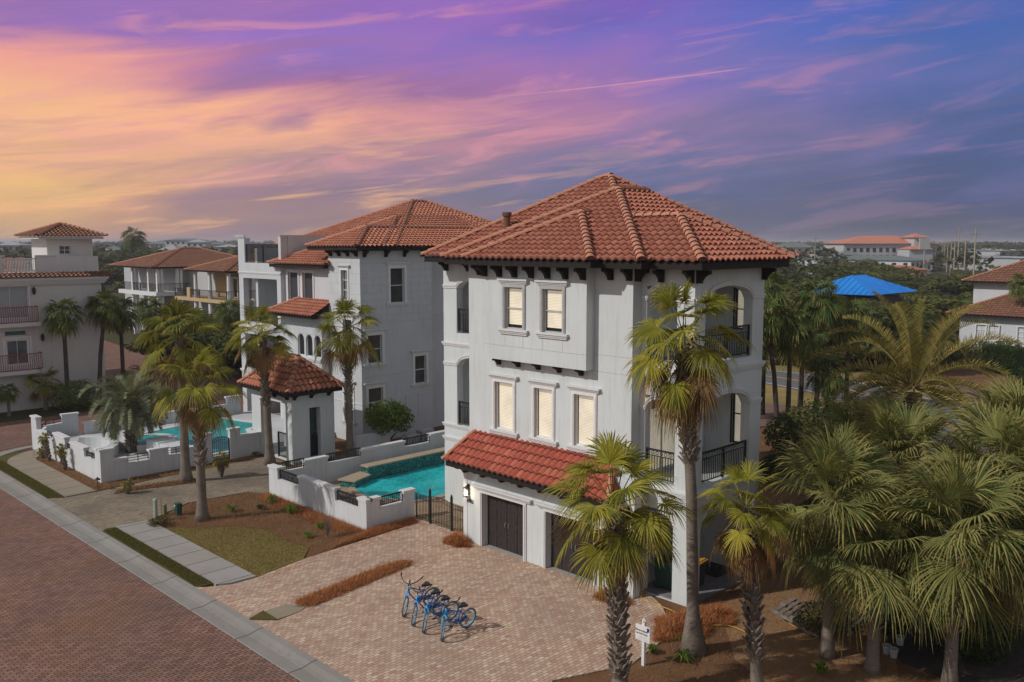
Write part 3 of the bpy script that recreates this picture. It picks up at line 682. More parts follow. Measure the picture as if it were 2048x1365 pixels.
def skirt(seed, n=18, R=.85, pl=.7, nseg=22, length=1.0):
    rnd = random.Random(seed); mb = MB()
    for k in range(n):
        az = k * 2.4 + rnd.uniform(-.3, .3); el = rnd.uniform(-1.35, -.75); z = rnd.uniform(-.55, 0) * length
        d = (cos(el) * cos(az), cos(el) * sin(az), sin(el))
        fan_leaf(mb, rnd, (.12 * cos(az), .12 * sin(az), z), d, pl * rnd.uniform(.5, 1), R * rnd.uniform(.8, 1.1), nseg, rnd.uniform(.7, 1.2), .9, .3, sag=1.4, curl=.1, w0=.8)
    return mb
def mesh_of(mb, m, name, smooth=False):
    o = mb.build(name, [M[q] for q in m] if isinstance(m, tuple) else M[m], smooth=smooth); me = o.data; bpy.data.objects.remove(o); return me
def inst(name, me, parent, loc, rz=0, sc=1.0):
    o = bpy.data.objects.new(name, me); COL.objects.link(o); o.parent = parent; o.location = loc; o.rotation_euler = (0, 0, rz)
    o.scale = (sc, sc, sc) if not isinstance(sc, tuple) else sc; return o

def trunk_mb(pts, r0, r1, flare=1.7, n=10, seed=0):
    rnd = random.Random(seed); mb = MB(); N_ = 14; P = []; Rr = []
    for k in range(N_ + 1):
        t = k / N_; i = t * (len(pts) - 1); a = int(min(i, len(pts) - 2)); f = i - a
        P.append(V(pts[a]).lerp(V(pts[a + 1]), f)); r = r0 + (r1 - r0) * t; r *= 1 + (flare - 1) * max(0, 1 - t * 6) ** 1.6; Rr.append(r * rnd.uniform(.96, 1.04))
    mb.tube(P, Rr, n); return mb
def boots_mb(p0, p1, r, seed=0, dens=26, L=.20, w=.055):
    """cut leaf bases criss-crossing up the trunk"""
    rnd = random.Random(seed); mb = MB(); p0 = V(p0); p1 = V(p1); H = (p1 - p0).length; n = int(H * dens); ax = (p1 - p0).normalized()
    for k in range(n):
        t = k / max(1, n - 1); az = k * 2.399963 + rnd.uniform(-.2, .2); c = p0.lerp(p1, t); d = V((cos(az), sin(az), 0)); s = V((-sin(az), cos(az), 0)); rr = r * (1 + .1 * rnd.random())
        l = L * rnd.uniform(.6, 1.3); up = rnd.uniform(.5, 1.1); tip = c + d * (rr + l * .62) + ax * (l * up) ; b = c + d * (rr * .8) - ax * l * .4
        mb.cu = (rnd.random() * 90, rnd.random() * 90); ww = w * rnd.uniform(.8, 1.3)
        i = mb.add(b - s * ww * 1.4, b + s * ww * 1.4, tip + s * ww * .6, tip - s * ww * .6, b - s * ww + ax * l * .5, b + s * ww + ax * l * .5, tip + ax * .02 + d * -.03 + s * ww * .4, tip + ax * .02 - d * .03 - s * ww * .4)
        for q in ((0,1,2,3),(4,7,6,5),(0,4,5,1),(1,5,6,2),(2,6,7,3),(3,7,4,0)): mb.face([i + z for z in q])
    return mb

CR = [mesh_of(fan_crown(s, n_, R__, p_, 36, d_, 1.42, -.8, jit=.3, dead=.84), ('fan_green', 'dead_leaf'), 'crown') for s, n_, R__, p_, d_ in ((11, 27, .92, 1.18, .24), (12, 24, .98, 1.2, .32), (13, 25, .86, 1.1, .22), (14, 22, .95, 1.25, .38), (15, 28, .85, 1.2, .28), (16, 24, .9, 1.05, .2))]
CRD = [mesh_of(fan_crown(s, 32, .9, .9, 18, .45, 1.3, -.95, w0=.9), 'fan_dark', 'crown') for s in (21, 22)]
SB = [mesh_of(fan_crown(s, 42, 1.18, 1.1, 34, .24, 1.48, -.85, curl=.07, spread=1.85, w0=.72, sag=.12, hang=.35, jit=.4), 'sabal_green', 'crown') for s in (31, 32, 33)]
SK = [mesh_of(skirt(s, 20, .95, .75), 'dead_leaf', 'dead_leaves') for s in (41, 42)]

def fan_palm(x, y, h, label, sc=1.0, crown=None, rz=0, lean=(0, 0), r=.17, skirt_sc=0.8, boots=(.45, .95), cat='palm tree', group=None, tm='trunk_smooth', name='fan_palm', z0=0.0, orange=False, sk=True, bootr=1.15, flare=1.7, dens=26):
    rt_ = empty(name, (x, y, z0), label, cat, group)
    top = V((lean[0], lean[1], h)); mid = V((lean[0] * .35, lean[1] * .35, h * .5))
    o = trunk_mb([(0, 0, -.05), mid, top], r, r * .72, flare, 10, int(x * 7)).build('trunk', M[tm], smooth=True); o.parent = rt_
    if boots:
        a = V((0, 0, 0)).lerp(top, boots[0]) if boots[0] else V((0, 0, .1)); a = mid.lerp(top, max(0, boots[0] * 2 - 1)) if boots[0] >= .5 else V((0, 0, 0)).lerp(mid, boots[0] * 2)
        o = boots_mb(a, top, r * .8 * bootr, int(x * 3 + y), dens).build('leaf_bases', M['palm_boot']); o.parent = rt_
    inst('crown', crown or CR[int(x * 10) % 6], rt_, top - V((0, 0, .05)), rz, sc)
    if sk: inst('dead_leaves', SK[int(y * 10) % 2], rt_, top - V((0, 0, .2)), rz, skirt_sc * sc)
    if orange:
        rnd = random.Random(5); mb = MB(); fan_leaf(mb, rnd, (0, 0, 0), (-.15, -1, -.25), .85, .80, 30, 1.5, .5, .1, sag=1.6, hang=1.6)
        o = mb.build('withered_leaf', M['orange_leaf']); o.parent = rt_; o.location = top - V((0, 0, .1)); o['label'] = 'withered orange fan leaf'
    return rt_

def pinnate_crown(seed, n=34, L=3.2, leafl=.42, arch=1.1, pairs=34, top=1.35, low=-.5, wl=.02, vee=.5):
    rnd = random.Random(seed); mb = MB()
    for k in range(n):
        t = (k + .5) / n; el = top + (low - top) * t; az = k * 2.399963 + rnd.uniform(-.2, .2); l = L * rnd.uniform(.85, 1.1) * (.72 + .35 * sin(pi * min(1, t + .25)))
        d = V((cos(el) * cos(az), cos(el) * sin(az), sin(el))); p = V((.15 * cos(az), .15 * sin(az), .3 * (1 - t))); mb.cu = (rnd.random() * 90, rnd.random() * 90); u0 = mb.cu
        pts = [p.copy()]; ds = [d.copy()]; m = 10
        for j in range(m):
            d = (d + V((0, 0, -arch * .12 * (j + 2) / 6))).normalized(); p = p + d * (l / m); pts.append(p.copy()); ds.append(d.copy())
        mb.tube(pts, [.04 - .035 * j / m for j in range(m + 1)], 4, False)
        tw = rnd.uniform(-.4, .4)
        for j in range(pairs):
            f = .14 + .86 * (j + .5) / pairs; i = f * m; a = int(min(i, m - 1)); q = pts[a].lerp(pts[a + 1], i - a); dd = ds[a]
            s = dd.cross(V((0, 0, 1))); s = s.normalized() if s.length > .05 else V((1, 0, 0)); nr = s.cross(dd).normalized(); s, nr = s * cos(tw) + nr * sin(tw), nr * cos(tw) - s * sin(tw)
            ll = leafl * (sin(pi * min(1, f * .85 + .12)) ** .6) * rnd.uniform(.85, 1.1) + .05
            for sg in (-1, 1):
                mb.cu = (u0[0] + rnd.randint(0, 3) * .31, u0[1]); dl = (s * sg * .8 + dd * .62 + nr * vee * rnd.uniform(.5, 1.2)).normalized(); e = q + dl * ll + V((0, 0, -.10 * ll)); w = dd * wl; md = q + dl * ll * .5
                i0 = mb.add(q - w, q + w, md + w * 1.1, e, md - w * 1.1); mb.face((i0, i0 + 1, i0 + 2, i0 + 4)); mb.face((i0 + 4, i0 + 2, i0 + 3))
    return mb

def leaf_cloud(mb, rnd, c, rx, ry, rz, n, s, shell=.55, flat=.0):
    for k in range(n):
        while True:
            d = V((rnd.uniform(-1, 1), rnd.uniform(-1, 1), rnd.uniform(-1, 1)))
            if .1 < d.length < 1: break
        d.normalize(); rr = shell + (1 - shell) * rnd.random() ** .6
        rr *= 1 + .22 * mnoise.noise(V((d.x * 2.2 + c[0], d.y * 2.2 + c[1], d.z * 2.2)))
        p = V(c) + V((d.x * rx, d.y * ry, d.z * rz)) * rr; nn = (d + V((rnd.uniform(-.8, .8), rnd.uniform(-.8, .8), rnd.uniform(-.3, .9)))).normalized()
        a = nn.cross(V((0, 0, 1))); a = a.normalized() if a.length > .1 else V((1, 0, 0)); b = nn.cross(a); t = rnd.uniform(0, 6.28); a, b = a * cos(t) + b * sin(t), b * cos(t) - a * sin(t)
        q = s * rnd.uniform(.6, 1.35); mb.cu = (rnd.random() * 90, rnd.random() * 90)
        mb.quad(p - a * q, p - b * q * .45 + nn * q * .1, p + a * q, p + b * q * .45 + nn * q * .1)
def tree_crown(seed, blobs=9, R=2.2, H=2.0, n=260, s=.16):
    rnd = random.Random(seed); mb = MB()
    for k in range(blobs):
        a = rnd.uniform(0, 6.28); r = R * .62 * sqrt(rnd.random()); z = rnd.uniform(-.45, .5) * H; q = rnd.uniform(.35, .6) * (1 - .25 * abs(z) / H)
        leaf_cloud(mb, rnd, (r * cos(a), r * sin(a), z), R * q, R * q, H * q * .8, n, s, .6)
    return mb
OAK = [mesh_of(tree_crown(s, 9, 2.4, 1.9, 330, .17), 'oak_green', 'crown') for s in (1, 2, 3)]
SCR = [mesh_of(tree_crown(s, 8, 2.3, 1.7, 320, .17), m_, 'crown') for s, m_ in ((4, 'scrub_green'), (5, 'olive_tree'), (6, 'brown_tree'), (8, 'scrub_green'))]
def limbs_mb(seed, h, r=.12, spread=1.0, n=5):
    rnd = random.Random(seed); mb = MB(); f = (0, 0, h * .35); mb.tube([(0, 0, -.05), (.03, .02, h * .18), f], [r * 1.3, r, r * .85], 7)
    for k in range(n):
        a = k * 6.28 / n + rnd.uniform(-.3, .3); mb.tube([f, (cos(a) * spread * .5, sin(a) * spread * .5, h * .62), (cos(a) * spread, sin(a) * spread, h * rnd.uniform(.8, 1))], [r * .6, r * .4, r * .15], 5)
    return mb
LIMB = mesh_of(limbs_mb(7, 3.0, .13, 1.2), 'trunk_dark', 'trunk', True)
def broad_tree(x, y, h, w, label, crown, name='scrub_tree', group=None, rz=0, z=0.0, cat='tree'):
    rt_ = empty(name, (x, y, z), label, cat, group)
    inst('trunk', LIMB, rt_, (0, 0, 0), rz, (w / 2.2, w / 2.2, h * .62 / 3.0)); inst('crown', crown, rt_, (0, 0, h * .60), rz, (w / 2.3, w / 2.3, h * .42 / 1.9)); return rt_
def bush(x, y, z, r, h, label, m, n=900, s=.05, name='bush', seed=0, cat='bush', group=None, ry=None):
    rnd = random.Random(seed); rt_ = empty(name, (x, y, z), label, cat, group); mb = MB()
    for k in range(6):
        a = rnd.uniform(0, 6.28); q = rnd.random() * .35; leaf_cloud(mb, rnd, (x + r * q * cos(a), y + (ry or r) * q * sin(a), z + h * .5), r * .72, (ry or r) * .72, h * .52, n // 6, s, .75)
    mb.build('foliage', M[m], rt_); st = MB()
    for k in range(6): a = k * 1.05; st.tube([(x, y, z - .03), (x + r * .5 * cos(a), y + r * .5 * sin(a), z + h * .6)], [.02, .008], 4)
    st.build('stem', M['trunk_dark'], rt_); return rt_
def tuft(x, y, label, m='bush_green', r=.3, h=.3, n=60, w=.018, name='grass_clump', seed=0, cat='plant', group=None, z=.05):
    rnd = random.Random(seed); mb = MB()
    for k in range(n):
        a = rnd.uniform(0, 6.28); t = rnd.uniform(.15, 1); l = rnd.uniform(.7, 1.1); mb.cu = (rnd.random() * 90, rnd.random() * 90); s = V((-sin(a), cos(a), 0)) * w
        b = V((x + .05 * cos(a), y + .05 * sin(a), z)); md = b + V((cos(a) * r * .5 * t, sin(a) * r * .5 * t, h * l * (1 - .3 * t))); e = b + V((cos(a) * r * t * 1.2, sin(a) * r * t * 1.2, h * l * (1 - .9 * t * t)))
        i = mb.add(b - s, b + s, md + s, md - s, e); mb.face((i, i + 1, i + 2, i + 3)); mb.face((i + 3, i + 2, i + 4))
    return tag(mb.build(name, M[m], loc=(x, y, z)), label, cat, group)
# ------------------------------------------------------------ house parts
def win(root, ax, p, u0, u1, z0, z1, pane='blind_lit', frame='white_paint', hood=True, sill=True, trim=.13, bars=(0, 1), out=.05, dep=.12, fr=.05, name='window', label=None, tm='stucco_trim'):
    mb = MB()
    if trim:
        for (a, b, c, d) in ((u0 - trim, u0, z0, z1), (u1, u1 + trim, z0, z1), (u0 - trim, u1 + trim, z1, z1 + trim)):
            bx(mb, ax, p, a, b, -out, .02, c, d)
            if b - a < .5: bx(mb, ax, p, a + .03, b - .03, -out - .015, -out + .005, c, d - .01)
    bx(mb, ax, p, u0, u0 + fr, dep - .05, dep + .02, z0, z1); bx(mb, ax, p, u1 - fr, u1, dep - .05, dep + .02, z0, z1)
    bx(mb, ax, p, u0 + fr, u1 - fr, dep - .05, dep + .02, z0, z0 + fr); bx(mb, ax, p, u0 + fr, u1 - fr, dep - .05, dep + .02, z1 - fr, z1)
    nv, nh = bars
    for k in range(nv): u = u0 + (u1 - u0) * (k + 1) / (nv + 1); bx(mb, ax, p, u - .015, u + .015, dep - .035, dep + .02, z0 + fr, z1 - fr)
    for k in range(nh): z = z0 + (z1 - z0) * (k + 1) / (nh + 1); bx(mb, ax, p, u0 + fr, u1 - fr, dep - .04, dep + .02, z - .02, z + .02)
    w = mb.build(name, M[frame], root)
    if label: w['label'] = label
    g = MB(); d_ = dep + .03; a_, b_, c_ = u0, u1, z0
    if pane == 'blind_lit' and hood:   # blind hangs behind the glass with a dark gap at the jamb
        q = MB(); q.quad(wp(ax, p, u0, dep + .06, z0), wp(ax, p, u1, dep + .06, z0), wp(ax, p, u1, dep + .06, z1), wp(ax, p, u0, dep + .06, z1)); q.build('pane', M['glass_dark'], w)
        b_ = u1 - .09 * (u1 - u0); c_ = z0 + (.05 if z0 < 6 else .16)
    g.quad(wp(ax, p, a_, d_, c_), wp(ax, p, b_, d_, c_), wp(ax, p, b_, d_, z1), wp(ax, p, a_, d_, z1))
    g.build('blind' if 'blind' in pane else 'pane', M[pane], w)
    if hood: h = MB(); cornice(h, ax, p, u0 - trim - .02, u1 + trim + .02, z1 + trim, .18, .15); h.build('hood_moulding', M[tm], w)
    if sill: h = MB(); cornice(h, ax, p, u0 - trim - .04, u1 + trim + .04, z0 - .20, .20, .13); h.build('sill', M[tm], w)
    return w

def railing(mb, a, b, z, h=1.0, step=.11, scroll=True, post=.035, bar=.012, top=.028):
    a = V((*a, z)); b = V((*b, z)); L = (b - a).length; d = (b - a) / L; s = V((-d.y, d.x, 0)); up = V((0, 0, 1))
    def hb(z_, t=.016, w=.022): mb.obox(a + d * L / 2 + up * z_, d * (L / 2), s * w, up * t)
    hb(h, top, .03); hb(.08, .014)
    if scroll: hb(h - .20, .012)
    n = max(2, int(L / step))
    for k in range(n + 1):
        p = a + d * (L * k / n); e = k in (0, n) or (L > 2.4 and k == n // 2); hh = h if e else (h - .2 if scroll else h)
        w = post if e else bar; mb.obox(p + up * (hh / 2 + (.0 if e else .04)), d * w, s * w, up * (hh / 2 - (.0 if e else .04)))
    if scroll:
        m = max(1, int(L / .17))
        for k in range(m): mb.torus(a + d * (L * (k + .5) / m) + up * (h - .10), d, up, .055, .013, 8, 4)

def score_lines(mb, ax, p, u0, u1, z0, z1, rowh=.42, bw=.95, off=.5, skip=()):
    z = z1; r = 0
    while z > z0:
        zz = max(z0, z - rowh)
        segs = [(u0, u1)]
        def cut(sg, a, b): return [q for (x, y) in sg for q in ((x, min(y, a)), (max(x, b), y)) if q[1] - q[0] > .02]
        for (a, b, c, d) in skip:
            if c < z < d: segs = cut(segs, a, b)
        for (a, b) in segs: bx(mb, ax, p, a, b, -.004, .0, z - .012, z)
        u = u0 + bw * (off if r % 2 else 1)
        while u < u1:
            if not any(a < u < b and c < zz + rowh / 2 < d for (a, b, c, d) in skip): bx(mb, ax, p, u - .006, u + .006, -.0035, .0, zz, z - .012)
            u += bw
        z = zz; r += 1
simple('score', (.34, .35, .37), .9, .1)

# ============================================================ the big white house in front
H1 = empty('beach_house', (26, 22, 0), 'tall white stucco beach house with red clay tile roof and two dark garage doors', 'house')
XG, XU, XB = 23.4, 23.73, 23.30
GY0, GY1 = 17.75, 26.35      # garage storey along Y
UY0, UY1 = 18.2, 26.32
w = MB()
d1 = (22.93, 25.22, 0.0, 2.2); d2 = (19.49, 21.78, 0.0, 2.2)
wall(w, 'x', XG, GY0, GY1, -.05, 4.05, [d1, d2], .35)
w2l = [(23.82, 24.83, 4.78, 6.65), (21.8, 22.7, 4.78, 6.65), (19.82, 20.74, 4.78, 6.65)]
wall(w, 'x', XU, UY0, UY1, 4.05, 11.25, w2l, .2)
w3l = [(22.89, 23.83, 8.8, 10.35), (20.94, 21.89, 8.8, 10.35)]
wall(w, 'x', XB, 19.85, 24.94, 7.6, 11.25, w3l, .2)
w.box(XB + .201, XU - .004, 19.852, 20.05, 7.602, 11.248); w.box(XB + .2, XU - .004, 24.74, 24.938, 7.602, 11.248); w.box(XB + .004, XU - .004, 19.86, 24.93, 7.606, 7.75)
# left flank of the garage storey and of the upper storeys
w.box(XG + .352, 26.4, GY1 - .25, GY1 - .002, -.05, 4.04); w.box(XU + .202, 26.4, UY1 - .25, UY1 - .002, 4.06, 11.24)
w.box(XG + .004, XU + .2, GY0 + .004, GY1 - .004, 3.9, 4.06)
# flank facing the porch, with its glazed doors
fd = [(24.75, 26.5, 3.98, 6.3)]
wall(w, 'y', UY0 + .0, XU + .203, 28.25, 4.062, 11.24, fd, .25); wall(w, 'y', GY0 + .45, XG + .353, 28.25, -.05, 4.058, [(26.2, 27.1, .06, 2.15)], .25)
w.box(28.25, 28.5, 16.75, 18.45, -.05, 3.6)
# corner porch tower: three storeys of arches
PX0, PX1, PY0 = 24.2, 28.5, 16.1
def porch_level(z0, z1, zf, za, rise, low=False):
    # opening from floor zf to arch springing za
    a0, a1 = PX0 + .62, PX1 - .75
    wall(w, 'y', PY0, PX0, PX1, z0, z1, [(a0, a1, zf, za + rise)], .35, [(a0, a1, za, rise)])
    b0, b1 = PY0 + .66, UY0 - .22
    wall(w, 'x', PX0, PY0 + .352, UY0 - .002, z0, z1, [(b0, b1, zf, za + rise)], .3, [(b0, b1, za, rise * .8)])
porch_level(-.05, 3.55, .0, 2.55, .5); porch_level(3.552, 7.55, 3.95, 6.35, .55); porch_level(7.552, 11.25, 8.05, 10.05, .5)
wall(w, 'x', 28.24, PY0 + .353, UY0 - .003, 3.7, 11.24, [(16.68, 17.1, 4.75, 6.9), (16.68, 17.1, 8.9, 10.35)], .22)
w.box(PX0 + .302, 28.23, PY0 + .353, UY0 - .004, 3.62, 3.93); w.box(PX0 + .302, 28.23, PY0 + .353, UY0 - .004, 7.7, 8.02)
# balcony tower at the far end of the front
TX, TY0, TY1 = 26.4, 26.07, 31.0
def tower_level(z0, z1, zf, za, rise):
    o = [(26.9, 30.1, zf, za + rise)]
    wall(w, 'x', TX, TY0, TY1, z0, z1, o, .35, [(o[0][0], o[0][1], za, rise)])
w2 = w
wall(w, 'x', TX, TY0, TY1, -.05, 3.3, [], .35); tower_level(3.302, 7.5, 3.75, 6.45, .5); tower_level(7.502, 11.25, 7.95, 9.95, .42)
w.box(TX + .36, TX + 1.9, 26.32, 30.98, 3.4, 3.7); w.box(TX + .36, TX + 1.9, 26.32, 30.98, 7.6, 7.9)
w.box(TX + 1.9, TX + 2.1, TY0 + .3, TY1 - .01, -.05, 11.24); w.box(TX + .353, 34.2, TY1 - .3, TY1 - .003, -.05, 11.2)
w.box(28.5, 34.2, 19.5, 19.8, -.05, 11.2); w.box(33.9, 34.2, 19.8, 30.7, -.05, 11.2)
w.build('wall', M['stucco_white'], H1)
class TRM:
    def __init__(s, root, m='stucco_trim'): s.r = root; s.m = m
    def __enter__(s): s.b = MB(); return s.b
    def __exit__(s, *a): s.b.build('moulding', M[s.m], s.r)
def mc(root, *a, m='stucco_trim', **k):
    with TRM(root, m) as b: cornice(b, *a, **k)
def ma(root, *a, **k):
    with TRM(root) as b: arch_trim(b, *a, **k)
tr = H1
for z in (3.0, 3.62, 7.35): mc(tr, 'x', TX, 26.4, TY1, z, .16, .08, True)
for zs_, r in ((6.45, .5), (9.95, .42)): ma(tr, 'x', TX, 26.9, 30.1, zs_, r, .5, .9)
for z in (3.62, 7.62):
    mc(tr, 'y', PY0, PX0, PX1, z, .20, .10, True); mc(tr, 'x', PX0, PY0 - .0, UY0 - .03, z, .20, .10, False)
for zs_, r in ((6.35, .55), (10.05, .5)):
    ma(tr, 'y', PY0, PX0 + .62, PX1 - .75, zs_, r, .6, .75); ma(tr, 'x', PX0, PY0 + .66, UY0 - .22, zs_, r * .8, .66, .2)
for d in (d1, d2):   # garage surrounds
    tr = MB()
    for (a, b) in ((d[0] - .14, d[0]), (d[1], d[1] + .14)): bx(tr, 'x', XG, a, b, -.05, .01, 0, 2.2); bx(tr, 'x', XG, a + .05, b - .05, -.075, -.045, 0, 2.2)
    bx(tr, 'x', XG, d[0] - .14, d[1] + .14, -.05, .01, 2.2, 2.3); cornice(tr, 'x', XG, d[0] - .3, d[1] + .3, 2.3, .18, .17); tr.build('door_surround', M['stucco_trim'], H1)
for (a, b) in ((26.1, 26.28), (GY0, GY0 + .25)):
    with TRM(H1) as tr: bx(tr, 'x', XG, a, b, -.02, .01, 0, 3.2)
sc = MB()
for u in (23.83, 22.89, 21.89, 20.94): bx(sc, 'x', XB, u - .006, u + .006, -.004, 0, 8.15, 8.58)
bx(sc, 'x', XB, 19.86, 24.93, -.0035, 0, 8.138, 8.15); bx(sc, 'x', XU, 18.22, 19.84, -.0035, 0, 7.55, 7.562); bx(sc, 'x', XU, 18.22, 19.84, -.0035, 0, 8.138, 8.15)
sc.build('plaster_joint', M['score'], H1)
for (a, b, c, d) in w2l: win(H1, 'x', XU, a, b, c, d, 'blind_lit', 'white_paint', bars=(0, 0))
for (a, b, c, d) in w3l: win(H1, 'x', XB, a, b, c, d, 'blind_lit', 'frame_grey')
for (a, b, c, d) in fd: win(H1, 'y', UY0, a, b, c, d, 'blind_lit', 'frame_grey', False, False, .06, (1, 0), .03, name='glazed_door')
for (c, d) in ((4.75, 6.9), (8.9, 10.35)): win(H1, 'x', 28.24, 16.68, 17.1, c, d, 'blind_lit', 'frame_dark', False, False, .05, (0, 1), .02)
for k, d in enumerate((d1, d2)):
    g = MB(); g.box(XG + .28, XG + .33, d[0], d[1], 0.02, 2.2); W_ = d[1] - d[0]
    for r in range(4):      # sectional door: four rows of plank panels in two carriage leaves
        z0_ = .04 + r * .54
        for q in range(4):
            a = d[0] + .06 + q * (W_ - .06) / 4; b = a + (W_ - .06) / 4 - .05
            g.box(XG + .262, XG + .281, a, b, z0_ + .03, z0_ + .49)
            n = 5
            for j in range(n):
                if r == 0 and False: continue
                aa = a + .03 + j * (b - a - .06) / n; g.box(XG + .253, XG + .263, aa + .008, aa + (b - a - .06) / n - .008, z0_ + .06, z0_ + .46)
        g.box(XG + .270, XG + .283, d[0], d[1], z0_ + .515, z0_ + .53)
    gd = g.build('garage_door', M['garage_brown'], H1)
    for s in (-.09, .09):
        h = MB(); c = (d[0] + d[1]) / 2 + s; h.tube([(XG + .25, c, .95), (XG + .21, c, .99), (XG + .21, c, 1.12), (XG + .25, c, 1.16)], .012, 5)
        h.build('handle', M['steel'], gd)
for d in (d1, d2): ap_ = MB(); ap_.box(XG + .005, XG + .34, d[0], d[1], -.02, .04); ap_.build('door_threshold', M['concrete'], H1)
# brackets, one mesh copied
def brackets(root, ax, p, us, z, w=.14, out=.5, h=.42):
    first = None
    for u in us:
        if first is None:
            mb = MB(); bracket(mb, ax, p, u, z, w, out, h); first = mb.build('bracket', M['dark_wood'], root); u0 = u
        else:
            c = first.copy(); COL.objects.link(c); c.location = (0, u - u0, 0) if ax == 'x' else (u - u0, 0, 0)
ZE = 11.40; PT = .548
brackets(H1, 'x', XB, [19.95, 20.75, 21.6, 22.4, 23.25, 24.05, 24.85], 11.14); brackets(H1, 'x', XU, [25.6, 19.1, 18.3], 11.15); brackets(H1, 'x', TX, [26.6, 27.8, 29.2, 30.7], 11.15)
brackets(H1, 'x', PX0, [17.35, 16.2], 11.12); brackets(H1, 'y', PY0, [PX0 + .1, PX1 - .15], 11.12); brackets(H1, 'y', UY0, [23.86], 11.13)
brackets(H1, 'x', XU, [24.55, 23.5, 22.46, 21.42, 20.38], 7.58, .13, .36, .24)
rf = MB(); RB = MB()
R_ = dict(P=(22.6, 30, 19.1, 25.4), Q=(23.03, 29.9, 17.35, 27.1), S=(23.5, 29.05, 15.4, 24), R=(25.3, 36.6, 19.4, 31.1))
hip(rf, *R_['P'], ZE, PT, base=1, sides='wsn'); 
def half_hip(mb, x0, x1, y0, y1, z, p_, base):   # hipped towards -X, cut square where it runs into the main roof
    r = (y1 - y0) / 2; slope(mb, (x0, y0, z), (1, 0), (0, 1), x1 - x0, r, p_, base=base, right=0); slope(mb, (x0, y1, z), (0, -1), (1, 0), y1 - y0, r, p_, base=base + 2)
    A = V((x0 + r, y0 + r, z + r * p_)); B = V((x1, y0 + r, z + r * p_)); caps(mb, (x0, y0, z + .02), A, base=base); caps(mb, (x0, y1, z + .02), A, base=base + 1); caps(mb, A, B, base=base + 3)
    mb.tri((x1 - .02, y0, z), (x1 - .02, y1, z), (x1 - .02, y0 + r, z + r * p_))
half_hip(rf, *R_['Q'], ZE, PT, 11)
hip(rf, *R_['S'], ZE, PT, base=21, sides='wse'); hip(rf, *R_['R'], ZE, .61, base=31)
roof = rf.build('roof', M['clay_tile'], H1)
for k, q in enumerate(R_.values()): eaves(RB, *q, ZE, .25, .05, k * .003)
RB.build('eaves', M['dark_wood'], H1)
vp = MB(); c = (27.2, 27.7); vp.lathe((c[0], c[1], 12.05), [(.15, 0), (.15, 1.05), (.21, 1.08), (.21, 1.22), (.17, 1.24)], 12); vp.build('vent_pipe', M['trunk_red'], roof)
# tiled canopy over the garages
cn = MB(); CY0, CY1, CX0, CZ = 18.25, 26.65, 22.62, 3.42
slope(cn, (CX0, CY1, CZ), (0, -1), (1, 0), CY1 - CY0, 1.12, 1.0, .29, .36, .055, .05, base=55, left=.62, right=.62)
for (y, s) in ((CY0, 1), (CY1, -1)): caps(cn, (CX0, y, CZ + .02), (CX0 + 1.1, y + s * .68, CZ + 1.1), r=.10, base=90 + int(y))
cn.tri((CX0, CY1, CZ + .02), (CX0 + 1.1, CY1 - .69, CZ + 1.1), (CX0 + 1.1, CY1, CZ + .02)); cn.tri((CX0, CY0, CZ + .02), (CX0 + 1.1, CY0 + .69, CZ + 1.1), (CX0 + 1.1, CY0, CZ + .02))
can = cn.build('canopy_roof', M['clay_tile_red'], H1)
fb = MB(); fb.box(CX0 + .05, XG - .002, CY0 + .06, CY1 - .06, CZ - .24, CZ - .01); fb.build('fascia', M['dark_wood'], can)
brackets(H1, 'x', XG, [26.09, 25.05, 24.0, 22.98, 21.95, 20.9, 19.85, 18.8, 17.95], 3.2, .15, .6, .32)
# balcony rails
def rail_part(root, segs, z, h=1.0, **k):
    mb = MB()
    for a, b in segs: railing(mb, a, b, z, h, **k)
    return mb.build('balcony_railing', M['iron'], root)
for z in (3.82, 8.02): rail_part(H1, [((TX + .12, 26.9), (TX + .12, 30.1))], z, 1.0)
for z in (3.98, 8.08):
    rail_part(H1, [((PX0 + .62, PY0 + .12), (PX1 - .75, PY0 + .12))], z, 1.05); rail_part(H1, [((PX0 + .12, PY0 + .66), (PX0 + .12, UY0 - .22))], z, 1.05)
# wall lantern and house number
lt = MB(); y, x, z = 26.02, XG - .14, 2.06
lt.box(XG - .03, XG, y - .06, y + .06, z - .12, z + .34); lt.obox((XG - .09, y, z + .27), (.08, 0, 0), (0, .02, 0), (0, 0, .02)); lt.box(x - .09, x + .09, y - .09, y + .09, z + .19, z + .22); lt.box(x - .09, x + .09, y - .09, y + .09, z - .17, z - .15)
for a in (-.08, .08):
    for b in (-.08, .08): lt.box(x + a - .008, x + a + .008, y + b - .008, y + b + .008, z - .16, z + .2)
lan = lt.build('wall_lantern', M['iron'], H1); bl = MB(); bl.lathe((x, y, z - .12), [(.02, 0), (.055, .05), (.06, .14), (.03, .22)], 10); bl.build('bulb', M['lamp_glow'], lan)
pl_ = bpy.data.lights.new('lantern_light', 'POINT'); pl_.energy = 12; pl_.color = (1, .78, .5); pl_.shadow_soft_size = .06; po = bpy.data.objects.new('lantern_light', pl_); COL.objects.link(po); po.location = (x - .14 - 26, y - 22, z); po.parent = H1
